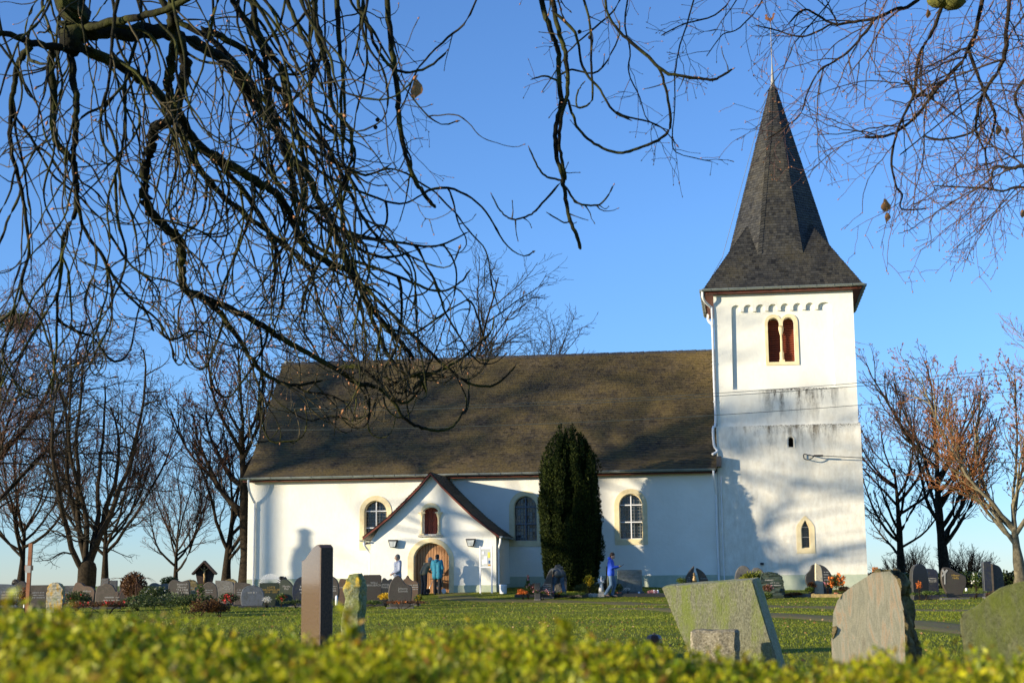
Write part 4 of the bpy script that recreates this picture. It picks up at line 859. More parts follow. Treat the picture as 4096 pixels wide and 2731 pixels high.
# lime tree on the right: thin zig-zag twigs
lt = empty('overhanging_lime_tree', (0, 0, 0), 0, 'bare lime tree hanging fine reddish zig-zag twigs over the top right of the view', 'tree')
MB().tube([(6.6, 3.0, -.2), (6.6, 3, 2), (6.5, 3.1, 4.2), (6.2, 3.6, 7)], [.5, .36, .33, .26], 14).build('trunk', MAT['bark'], lt, True)
for a, b_ in (((6.3, 3.3, 5.4), at(3900, -500, 8.6)), ((6.4, 3.2, 6.2), at(3300, -420, 9.5)), ((6.2, 3.6, 6.9), at(2600, -360, 9.9)), ((6.5, 3.2, 4.6), at(4350, 300, 8.6))):
    m_ = (Vector(a) + Vector(b_)) / 2 + Vector((0, 0, .7)); MB().tube(crom([a, tuple(m_), tuple(b_)], 8), [.12 - .005 * i for i in range(17)], 8).build('limb', MAT['bark'], lt, True)
ltw = Tubes(4); ltt = Tubes(3); lb = []; rl = np.random.default_rng(77)
def zig(p, d, L, R, depth, down=-.10):
    st = .05 if depth < 2 else .035; n = max(3, int(L / st)); P = [p]; sgn = 1; ax = perp(d, rl); kids = []
    for i in range(n):
        d = nrm(d + ax * sgn * .22 + rl.normal(size=3) * .09 + np.array([0, 0, down * .4])); sgn = -sgn; p = p + d * st * (.7 + .6 * rl.random()); P.append(p)
        if depth < 3 and rl.random() < (.40, .34, .24)[depth]: kids.append((p, nrm(rot_about(d, ax * sgn, .75 + .3 * rl.random()) + rl.normal(size=3) * .2), L * (.35 + .3 * rl.random()) * (1 - .4 * i / n), R * .62))
    P = np.array(P); q = np.linspace(R, R * .5, len(P)); (ltw if R > .0035 else ltt).add(P, np.maximum(q, .0016)); lb.append((P[-1], nrm(P[-1] - P[-2]), .0022))
    for k in kids: zig(k[0], k[1], max(.08, k[2]), k[3], depth + 1, down)
LL = [
 ([(4000, -330), (3670, 0), (3587, 35), (3503, 74), (3419, 88), (3328, 95), (3251, 49), (3209, 42), (3160, 90)], 9, 3.5, 9.5, 9.6),
 ([(3503, 74), (3447, 147), (3391, 210), (3321, 256), (3272, 288), (3230, 372), (3202, 456), (3146, 505), (3075, 554)], 6.5, 2.5, 9.5, 9.5),
 ([(3328, 95), (3240, 140), (3180, 145), (3100, 120), (3032, 104)], 4.5, 2.5, 9.6, 9.6),
 ([(3900, -350), (3770, 28), (3728, 126), (3679, 217), (3661, 337), (3654, 382), (3623, 449), (3591, 519), (3566, 631), (3580, 737), (3609, 779), (3605, 835), (3700, 835)], 9, 3, 9.0, 9.1),
 ([(4000, -350), (3928, 0), (3903, 126), (3875, 203), (3798, 302), (3735, 372), (3672, 456), (3601, 519), (3531, 547), (3461, 551)], 10, 5, 9.0, 9.1),
 ([(3654, 382), (3640, 340), (3612, 320)], 7, 5, 9.1, 9.1), ([(3654, 382), (3700, 385), (3750, 370)], 8, 5, 9.1, 9.1),
 ([(4080, -350), (4036, 0), (4022, 182), (3994, 281), (3924, 393), (3910, 456), (3903, 526), (3938, 596)], 11, 4, 8.8, 9.0),
 ([(3875, 203), (3910, 300), (3940, 370), (3975, 440), (3980, 490), (3960, 560), (3941, 600), (3952, 680), (3975, 760)], 8, 3, 9.0, 9.0),
 ([(3700, 545), (3760, 560), (3860, 540), (3900, 520), (3950, 470)], 5, 5, 9.0, 9.0),
 ([(4300, 640), (4096, 666), (4036, 673), (3980, 666), (3966, 712)], 10, 4, 8.8, 8.9), ([(4300, 820), (4096, 750), (4010, 765), (3960, 755), (3850, 750), (3740, 742)], 6, 3, 8.8, 9.0),
 ([(4250, 150), (4090, 330), (4060, 400), (4096, 470), (4150, 560)], 8, 4, 8.8, 8.8), ([(4200, -100), (4096, 60), (4030, 160), (3990, 300), (3850, 420), (3700, 540), (3600, 620)], 5, 2.5, 8.9, 9.1),
 ([(3000, -300), (2940, -40), (2860, 60), (2740, 95), (2650, 140)], 4.5, 2.5, 9.8, 9.8), ([(2560, -300), (2480, 0), (2380, 110), (2290, 190), (2240, 260), (2170, 365)], 5, 2.2, 9.6, 9.6),
 ([(2560, -200), (2500, 60), (2520, 200), (2515, 290), (2560, 390), (2590, 480), (2670, 520)], 4, 2, 9.6, 9.6), ([(2820, -200), (2760, 60), (2720, 180), (2700, 300), (2700, 420), (2690, 540), (2705, 610), (2840, 645)], 4, 2, 9.8, 9.8),
 ([(2000, -260), (1880, 60), (1790, 150), (1700, 240), (1660, 300), (1620, 400), (1590, 480), (1630, 590), (1597, 680)], 5, 2.5, 9.2, 9.2),
 ([(3400, -250), (3330, -20), (3250, 90), (3180, 170), (3140, 260), (3060, 380)], 4, 2, 9.7, 9.7), ([(3100, -250), (3060, -20), (2960, 110), (2890, 140), (2830, 220)], 4, 2, 9.8, 9.8),
]
for pts, r0, r1, Y0, Y1 in LL:
    P = crom(traced(pts, Y0, Y1), 4); R = np.linspace(px2m(r0, Y0), px2m(r1, Y1), len(P)); P, R = knob(P, R, rl, .08); t = Tubes(6); t.add(P, R); t.build('branch', MAT['bark'] if r0 > 6 else MAT['twigdark'], lt); lb.append((P[-1], nrm(P[-1] - P[-2]), .003))
    n_ = int(len(pts) * (1.15 if pts[0][0] > 3500 or pts[0][0] in (3503, 3328) else .9))
    for k in range(n_):
        i = int(len(P) * (.2 + .78 * (k + rl.random()) / n_)); i = min(i, len(P) - 2); dd = nrm(P[i + 1] - P[i]); ax = np.array([0, 1., 0]) * (1 if rl.random() < .5 else -1) + rl.normal(size=3) * .5
        zig(P[i], rot_about(dd, nrm(ax), .6 + .4 * rl.random()), rl.uniform(.3, .75) if pts[0][0] > 3400 else rl.uniform(.15, .45), max(.0028, R[i] * .5), 1)
for k in range(16):
    X = rl.uniform(3400, 4250) if k < 11 else rl.uniform(2300, 3300); p = np.array(at(X, rl.uniform(-200, -10), rl.uniform(8.4, 9.8))); zig(p, nrm(np.array([-.45 + rl.normal() * .35, rl.normal() * .3, -.8])), rl.uniform(.5, 1.0) if k < 11 else rl.uniform(.25, .5), .0045, 0)
for k in range(8): p = np.array(at(4180, rl.uniform(60, 800), rl.uniform(8.4, 9.6))); zig(p, nrm(np.array([-.9, rl.normal() * .3, rl.normal() * .4 - .2])), rl.uniform(.4, .8), .0045, 0)
print('lime', len(ltw.P), len(ltt.P))
o = ltw.build('small_branches', mat('lime_twigs', (.03, .022, .015), (.085, .055, .035), 3, .75), lt); o['kind'] = 'stuff'; o = ltt.build('twigs', mat('lime_red_twigs', (.06, .032, .024), (.14, .065, .045), 3, .7), lt); o['kind'] = 'stuff'
h2 = Hang(1); h2.b = lb; h2.buds(lt, 1.5)
# dried leaves that still hang
dl = leafmat('dried_leaf', [(.28, .12, .04), (.5, .27, .10)], .35)
def curl_leaf(x, y, Y, s, seed, parent):
    r = random.Random(seed); p = at(x, y, Y); m = MB(); N = 6; vs = []
    for i in range(N):
        t = i / (N - 1); w = s * .34 * sin(pi * min(1, t * .9 + .08)); a = r.uniform(-.4, .4) + t * 1.2
        for j in (-1, 0, 1): vs.append(p + Vector((j * w * cos(a) + .1 * s * sin(t * 5), j * w * sin(a) + abs(j) * w * .5, -t * s)))
    m.add(vs, [(i * 3 + j, i * 3 + j + 1, i * 3 + j + 4, i * 3 + j + 3) for i in range(N - 1) for j in (0, 1)]); m.tube([p + Vector((0, 0, .03)), p], .0015, 4); m.build('dried_leaf', dl, parent, True)
curl_leaf(1662, 318, 9.2, .13, 1, lt); curl_leaf(3540, 795, 9.05, .10, 2, lt); curl_leaf(3548, 850, 9.05, .07, 3, lt); curl_leaf(3992, 500, 9.0, .07, 4, lt); curl_leaf(4026, 508, 9.0, .07, 5, lt); curl_leaf(3712, 38, 9.0, .06, 6, lt); curl_leaf(4090, 838, 9.0, .06, 7, lt); curl_leaf(1430, 1536, 10.2, .06, 8, ct)
# chestnut husk balls
for x, y in ((2360, 150), (1502, 510), (1510, 480), (2318, 128)): MB().lathe([(.002, -.014), (.011, -.009), (.014, 0), (.011, .009), (.002, .014)], at(x, y, 9.3), 8).build('seed_husk', MAT['bark'], ct, True)
for x, y, s_ in ((3755, 5, .075), (3810, 10, .085)): MB().lathe([(.002, -s_ * .55), (s_ * .6, -s_ * .4), (s_, 0), (s_ * .8, s_ * .5), (.01, s_ * .7)], at(x, y, 8.9), 8).build('moss_clump', mat('branch_moss', (.07, .075, .012), (.16, .15, .03), 30, .95, .8, 60), lt, True)
# ================================================================= gravestones
GR = {
 'grey': granite('grey_granite', (.10, .095, .085), (.19, .18, .165), rough=.6), 'blue': granite('blue_grey_granite', (.085, .095, .11), (.15, .165, .19), rough=.35),
 'brown': granite('brown_granite', (.09, .052, .032), (.17, .105, .066), rough=.7), 'red': granite('red_brown_granite', (.085, .066, .050), (.16, .125, .098), rough=.7),
 'dark': granite('dark_granite', (.028, .027, .026), (.07, .068, .066), rough=.4), 'darkbrown': granite('dark_brown_granite', (.040, .032, .025), (.095, .078, .062), rough=.5),
 'green': granite('dark_green_granite', (.022, .030, .018), (.055, .066, .04), rough=.45), 'navy': granite('navy_granite', (.012, .014, .026), (.034, .038, .058), rough=.3),
 'lichen': granite('lichen_limestone', (.30, .29, .22), (.44, .42, .33), 20, .9, (.46, .28, .05), .55, bump=.3), 'yellow': granite('ochre_sandstone', (.22, .16, .06), (.38, .29, .13), 12, .9),
 'pale': granite('pale_stone', (.36, .34, .28), (.5, .47, .40), 30, .8), 'cream': granite('cream_marble', (.6, .48, .28), (.8, .72, .52), 9, .5), 'serp': granite('rough_green_rock', (.02, .035, .028), (.07, .10, .075), 7, .55, bump=.6),
}
MAT['leaf_dk'] = leafmat('dark_leaf', [(.02, .035, .01), (.05, .08, .018), (.08, .10, .02)], .25)
MAT['leaf_gr'] = leafmat('green_leaf', [(.04, .08, .015), (.09, .14, .02), (.16, .19, .03)], .3)
MAT['leaf_yg'] = leafmat('yellow_green_leaf', [(.12, .15, .02), (.24, .26, .03), (.32, .30, .04)], .3)
MAT['leaf_br'] = leafmat('brown_leaf', [(.05, .02, .01), (.12, .055, .02), (.22, .11, .04)], .25)
def fl(name, c): MAT[name] = leafmat('petal_' + name, [tuple(k * .75 for k in c), c], .25, .6); return MAT[name]
for nm, c in dict(red=(.55, .03, .03), orange=(.75, .20, .03), yellow=(.75, .48, .02), pink=(.65, .28, .30), wht=(.8, .78, .7)).items(): fl(nm, c)
def shape(kind, r):
    U = dict(
     flat=[(-.5, 0), (.5, 0), (.5, 1), (-.5, 1)], slopeR=[(-.5, 0), (.5, 0), (.48, .78), (.40, .93), (.1, .98), (-.5, 1)], round=[(-.48, 0), (.48, 0), (.5, .5), (.47, .78), (.3, .95), (0, 1), (-.3, .95), (-.47, .78), (-.5, .5)],
     oval=[(-.25, 0), (.25, 0), (.45, .3), (.5, .55), (.42, .82), (.2, .97), (-.05, 1), (-.3, .92), (-.47, .7), (-.5, .45), (-.42, .2)],
     hump=[(-.45, 0), (.42, 0), (.5, .5), (.48, .72), (.3, .83), (.05, .86), (-.1, .97), (-.3, 1), (-.42, .88), (-.5, .55)], irreg=[(-.5, 0), (.48, 0), (.5, .62), (.38, .68), (.28, .84), (.15, .96), (-.1, 1), (-.22, .92), (-.4, .88), (-.48, .6)],
     humpl=[(-.5, 0), (.5, 0), (.5, .9), (.1, .92), (-.15, 1), (-.35, .95), (-.47, .75)], pointed=[(-.5, 0), (.5, 0), (.5, .6), (.28, .85), (-.05, 1), (-.4, .93), (-.5, .6)],
     heart=[(-.42, 0), (.42, 0), (.5, .45), (.46, .68), (.22, .75), (.05, .93), (-.12, 1), (-.3, .9), (-.44, .72), (-.5, .4)], peak=[(-.5, 0), (.3, 0), (.45, .25), (.5, .6), (.42, .78), (.1, .82), (-.1, .9), (-.22, 1), (-.38, .88), (-.5, .8)],
     wave=[(-.5, 0), (.5, 0), (.5, .98), (.42, 1), (.25, .93), (.05, .72), (-.2, .45), (-.5, .32)], cresL=[(-.5, 0), (.28, 0), (.3, .3), (.38, .6), (.5, 1), (.25, .9), (-.05, .74), (-.3, .5), (-.44, .25)],
     cresR=[(-.18, 0), (.5, 0), (.42, .4), (.25, .66), (-.02, .86), (-.5, 1), (-.36, .7), (-.24, .4)], anvil=[(-.2, 0), (.2, 0), (.3, .12), (.38, .3), (.48, .42), (.5, .62), (.44, .74), (.15, .84), (-.1, .97), (-.32, 1), (-.44, .93), (-.5, .7), (-.46, .45), (-.35, .25)],
     double=[(-.45, 0), (.45, 0), (.5, .45), (.46, .72), (.32, .9), (.15, .93), (.02, .84), (-.1, .97), (-.27, 1), (-.42, .86), (-.5, .55)], egg=[(-.4, 0), (.42, 0), (.5, .3), (.5, .6), (.38, .86), (.1, 1), (-.15, 1), (-.4, .86), (-.5, .55), (-.48, .2)],
     willow=[(-.3, 0), (.42, 0), (.5, .3), (.5, .95), (.42, 1), (-.45, 1), (-.5, .95), (-.4, .6)], blob=[(-.35, 0), (.4, 0), (.5, .35), (.45, .65), (.25, .9), (0, 1), (-.25, .98), (-.34, .8), (-.48, .66), (-.5, .45), (-.4, .2)],
     step=[(-.5, 0), (.5, 0), (.5, .9), (.05, .9), (.05, 1), (-.5, 1)], rock=[(-.45, 0), (.47, 0), (.5, .3), (.46, .72), (.3, .93), (.1, .97), (-.1, 1), (-.35, .93), (-.48, .7), (-.5, .35)],
     slab=[(-.5, 0), (.5, 0), (.46, .3), (.38, .75), (.2, .93), (-.2, 1), (-.38, .97), (-.45, .5)])[kind]
    if kind in ('flat', 'slopeR', 'step', 'willow'): return U
    head = U[:2]; c = crom([U[1]] + U[2:] + [U[0]], 4)
    return [U[0]] + [tuple(p) for p in c][:-1]
def textobj(s, size, m, parent, l, rot=(pi / 2, 0, 0)):
    c = bpy.data.curves.new('inscription', 'FONT'); c.body = s; c.size = size; c.align_x = 'CENTER'; c.extrude = .003; c.materials.append(m); c.resolution_u = 2; c.space_line = .9
    t_ = bpy.data.objects.new('inscription', c); COL.objects.link(t_); me = bpy.data.meshes.new_from_object(t_.evaluated_get(bpy.context.evaluated_depsgraph_get())); bpy.data.objects.remove(t_); me.name = 'inscription'
    return link('inscription', me, m, parent, l, rot)
def strokes(parent, m, x, z, w, rows, r, y, h=.035):                 # worn lettering too small to read
    b = MB()
    for k in range(rows):
        cx_ = x - w / 2 * (.8 + .2 * r.random())
        while cx_ < x + w / 2 * (.8 + .2 * r.random()):
            q = h * (.3 + .5 * r.random()); b.box((cx_ + q / 2, y, z - k * h * 1.9), (q * .75, .006, h * (.5 + .5 * r.random())))
            if r.random() < .6: b.box((cx_ + q / 2, y - .001, z - k * h * 1.9 + r.choice((-1, 0, 1)) * h * .3), (q, .006, h * .18))
            cx_ += q + h * .12 + (h * .5 if r.random() < .15 else 0)
    o = b.build('inscription', m, parent); return o
def stone(x0, x1, yt, Y, kind, m, label, yaw=None, th=.14, text=None, tm='cream', base=True, rough=0, tx=0, tz=.68, tw=.7, ts=None, rows=3, name='gravestone', cat='gravestone', bh=.1, zb=None, grp=None):
    r = random.Random(int(x0 * 7 + x1)); a, b_ = at(x0, yt, Y), at(x1, yt, Y); w = (b_ - a).x; cx_ = (a.x + b_.x) / 2; z = terr(cx_, Y) if zb is None else zb; h = a.z - z
    yaw = r.uniform(-.12, .12) if yaw is None else yaw
    o = MB(); pts = [(x * w, max(-.06, q * h) if q else -.06) for x, q in shape(kind, r)]
    if kind == 'flat' and not rough: pts = [(-w / 2, -.06), (w / 2, -.06), (w / 2, h * .97), (w * .46, h), (-w * .47, h * .995), (-w / 2, h * .96)]
    o.prism(pts, [], -th / 2, th / 2, ch=.015); me = o.mesh(name)
    if rough:
        bm = bmesh.new(); bm.from_mesh(me); bmesh.ops.subdivide_edges(bm, edges=[e for e in bm.edges if e.calc_length() > .1], cuts=2, use_grid_fill=True); bmesh.ops.triangulate(bm, faces=[f for f in bm.faces if len(f.verts) > 4])
        for v in bm.verts: v.co += Vector((r.gauss(0, 1), r.gauss(0, 1), r.gauss(0, 1))) * rough
        bm.to_mesh(me); bm.free()
    g = link(name, me, GR[m] if isinstance(m, str) else m, None, (cx_, Y, z), (0, 0, yaw)); tag(g, label, cat, grp)
    if base: MB().box((0, -.02, .01), (w * 1.15, th + .14, bh), ch=.012).build('plinth_block', GR['grey'] if r.random() < .5 else GR['dark'], g)
    if text: textobj(text, (ts or .11) * .74, MAT[tm], g, (tx * w, -th / 2 - .004, tz * h))
    elif rows: strokes(g, MAT[tm], tx * w, tz * h, tw * w, rows, r, -th / 2 - .003, min(.05, w * .07))
    return g
GB = 'gravestones of the left churchyard rows'
stone(-30, 74, 2334, 52, 'slopeR', 'blue', 'pale blue-grey gravestone cut by the left edge of the view', tx=.2, grp=GB)
stone(46, 82, 2316, 56, 'rock', 'darkbrown', 'small dark rough gravestone behind the pale blue-grey one at the left edge', rough=.012, rows=0, grp=GB)
stone(68, 112, 2323, 54, 'round', 'red', 'narrow round-topped brownish gravestone just left of the tall wooden grave cross', grp=GB)
stone(122, 195, 2339, 51, 'flat', 'red', 'reddish-brown rectangular gravestone right of the tall wooden grave cross', th=.2, grp=GB)
stone(191, 259, 2329, 44, 'round', 'lichen', 'pale gravestone blotched with yellow lichen near the left front', rough=.008, th=.2, rows=0, base=False, grp=GB)
stone(250, 300, 2341, 55, 'flat', 'grey', 'low grey slab gravestone behind the yellow-lichened stone', rows=2, grp=GB)
stone(291, 384, 2328, 53, 'hump', 'brown', 'broad red-brown gravestone with a hump on its left shoulder', text='Helmut\n1951', tx=.18, tz=.62, ts=.13, grp=GB)
stone(384, 478, 2332, 50, 'irreg', 'red', 'greyish-brown gravestone with an irregular broken top left of the drooping brown shrub', tx=.2, tz=.45, grp=GB)
stone(408, 438, 2312, 57, 'flat', 'grey', 'taller of two pale square-cut grave pillars behind the broken-topped stone', rows=0, grp=GB)
stone(440, 470, 2320, 57, 'flat', 'grey', 'shorter of two pale square-cut grave pillars behind the broken-topped stone', rows=0, grp=GB)
stone(480, 517, 2317, 54, 'round', 'darkbrown', 'dark round-shouldered gravestone half hidden by the drooping brown shrub', grp=GB)
stone(591, 675, 2330, 53, 'humpl', 'grey', 'grey gravestone with a rising left shoulder left of the ribbed brown one', text='Elisabeth', tx=.15, ts=.12, tz=.7, grp=GB)
stone(673, 760, 2317, 52, 'humpl', 'darkbrown', 'tall brown gravestone reading Heinrich Maurer with a relief along its left side', text='Heinrich\nMaurer\n*7.6.1908\n+9.11.1986', tx=.18, tz=.78, ts=.14, grp=GB)
stone(725, 795, 2318, 55, 'round', 'yellow', 'ochre rough-topped gravestone left of the crucifix shrine', rough=.01, grp=GB)
stone(780, 808, 2347, 50, 'flat', 'grey', 'tiny grey gravestone below the crucifix shrine', rows=0, grp=GB)
stone(806, 871, 2326, 49, 'oval', 'red', 'oval brown gravestone in front of the crucifix shrine', tw=.5, rows=2, grp=GB)
stone(862, 941, 2320, 53, 'slopeR', 'grey', 'dark grey gravestone with white lettering right of the crucifix shrine', text='Linda\nWagner', tx=.1, tz=.72, ts=.12, grp=GB)
stone(890, 955, 2315, 56, 'round', 'yellow', 'ochre weathered gravestone top behind the dark grey one right of the shrine', rough=.01, rows=0, grp=GB)
stone(938, 1008, 2328, 52, 'slopeR', 'red', 'mauve-brown gravestone with a slanting top below the left downpipe', grp=GB)
stone(965, 1056, 2341, 48, 'egg', 'blue', 'low egg-shaped polished blue-grey gravestone', tw=.4, rows=1, grp=GB)
stone(1038, 1117, 2330, 50, 'flat', 'green', 'dark green gravestone lettered in gold below the fan of metal rays', text='LOTTE\nWECKMÜLLER\n1914 - 2007', tm='gold', ts=.115, tz=.78, tx=.1, grp=GB)
stone(1117, 1180, 2316, 50, 'pointed', 'green', 'dark green gravestone with a pointed top right of the gold-lettered one', text='Martha\nPfeil', tx=0, ts=.12, tz=.72, grp=GB)
stone(1108, 1156, 2304, 53, 'rock', 'dark', 'rough dark gravestone top behind the pointed green one', rough=.015, rows=0, grp=GB)
stone(1171, 1262, 2305, 49, 'oval', 'navy', 'dark navy oval gravestone left of the tall polished brown stone', tw=.4, grp=GB)
stone(1292, 1358, 2305, 49, 'oval', 'darkbrown', 'dark brown oval gravestone just right of the tall polished brown stone', grp=GB)
stone(1345, 1462, 2315, 53, 'slab', 'brown', 'wide low brown gravestone behind the lichened stone pillar', rows=1, tx=-.1, grp=GB)
stone(1452, 1526, 2298, 49, 'willow', 'darkbrown', 'purple-brown gravestone with carved left edge right of the lichened pillar', text='WILLI\nBRAUBACH', tx=.1, ts=.12, tz=.72, grp=GB)
stone(1522, 1570, 2310, 51, 'humpl', 'dark', 'nearly black gravestone with pale letters left of the heart-shaped brown stone', text='PETER\nFINKER', tx=-.05, ts=.12, tz=.72, grp=GB)
stone(1554, 1648, 2301, 46.5, 'heart', 'darkbrown', 'large dark brown gravestone with a swept lobed top in front of the church door', text='Johanna\nSchmidt', tx=.12, ts=.12, tz=.58, th=.18, grp=GB)
stone(1613, 1676, 2300, 49, 'peak', 'brown', 'lighter brown gravestone with a pointed crest beside the church door', tx=.1, grp=GB)
# row in front of the nave and tower
GC = 'gravestones in front of the nave and tower'
stone(2152, 2209, 2282, 57.4, 'wave', 'darkbrown', 'ribbed grey-brown gravestone swept up like a wave beside the bending man', rows=6, tw=.6, tx=.1, tz=.5, th=.2, grp=GC)
stone(2138, 2161, 2330, 56.6, 'flat', 'dark', 'small black grave block left of the wave-shaped gravestone', rows=0, grp=GC)
stone(2216, 2262, 2258, 58.2, 'pointed', 'grey', 'pointed rough grey gravestone standing behind the bending man', rough=.02, rows=0, th=.3, grp=GC)
stone(2426, 2434, 2263, 57.6, 'flat', 'green', 'thin grave slab seen edge-on left of the boy in the blue jacket', rows=0, base=False, th=.6, grp=GC)
stone(2469, 2567, 2278, 58.6, 'flat', granite('grey_green_slab', (.15, .17, .15), (.23, .25, .22), rough=.4), 'large square grey-green gravestone behind the boy in the blue jacket', text='WOLFGANG KIEFER\n\nANNA       KIEFER', tx=.02, ts=.105, tz=.68, yaw=0, grp=GC)
stone(2727, 2776, 2264, 58.6, 'cresL', 'darkbrown', 'left of a pair of curved wing-shaped gravestones in front of the shaded wall', rows=4, tw=.3, tz=.6, yaw=0, grp=GC)
stone(2784, 2839, 2271, 58.6, 'cresR', 'darkbrown', 'right of a pair of curved wing-shaped gravestones with white lettering', text='Kiefer', ts=.13, tx=.02, tz=.58, yaw=0, grp=GC)
stone(2937, 3062, 2262, 58.2, 'double', 'grey', 'double-lobed grey gravestone behind the yellow-green dwarf conifer', rows=2, tx=-.2, tw=.3, tm='iron', grp=GC)
stone(3036, 3131, 2288, 56.2, 'rock', 'serp', 'rough dark green boulder gravestone at the foot of the tower', rough=.02, th=.45, tx=0, tz=.7, rows=3, base=False, grp=GC)
stone(3219, 3329, 2257, 57.4, 'blob', 'dark', 'rounded dark grey gravestone behind the cream marble shard', rows=7, tx=.25, tw=.2, tz=.75, yaw=0, grp=GC)
stone(3256, 3290, 2254, 56.8, 'slab', 'cream', 'upright shard of cream marble set before the rounded dark gravestone', rows=0, th=.12, grp=GC, yaw=.1)
stone(3636, 3710, 2256, 52, 'round', 'dark', 'tall round-topped black gravestone right of the tower', rows=0, yaw=.3, th=.2, grp=GC)
stone(3700, 3750, 2272, 53, 'slopeR', 'navy', 'dark slanting gravestone beside the tall round-topped black one', rows=3, grp=GC)
g = stone(3760, 3860, 2268, 51, 'anvil', 'darkbrown', 'dark gravestone shaped like a wing with gold lettering and a white carved flower', text='Hilmer\nNelly', tm='gold', tx=.08, ts=.13, tz=.72, yaw=.03, grp=GC)
MB().prism([(-.33, .5), (-.29, .5), (-.27, .85), (-.18, .95), (-.22, .99), (-.3, .92), (-.34, 1.0), (-.39, .95), (-.33, .86), (-.40, .78), (-.38, .74), (-.31, .80)], [], -.082, -.072).build('carved_flower', MAT['cream'], g)
stone(3928, 3958, 2245, 52, 'flat', 'navy', 'dark upright grave pillar paired with a light brown slab near the right edge', rows=0, th=.3, grp=GC)
stone(3950, 4013, 2255, 52.4, 'slab', 'red', 'light brown slab gravestone with a carved cross near the right edge', rows=0, grp=GC)
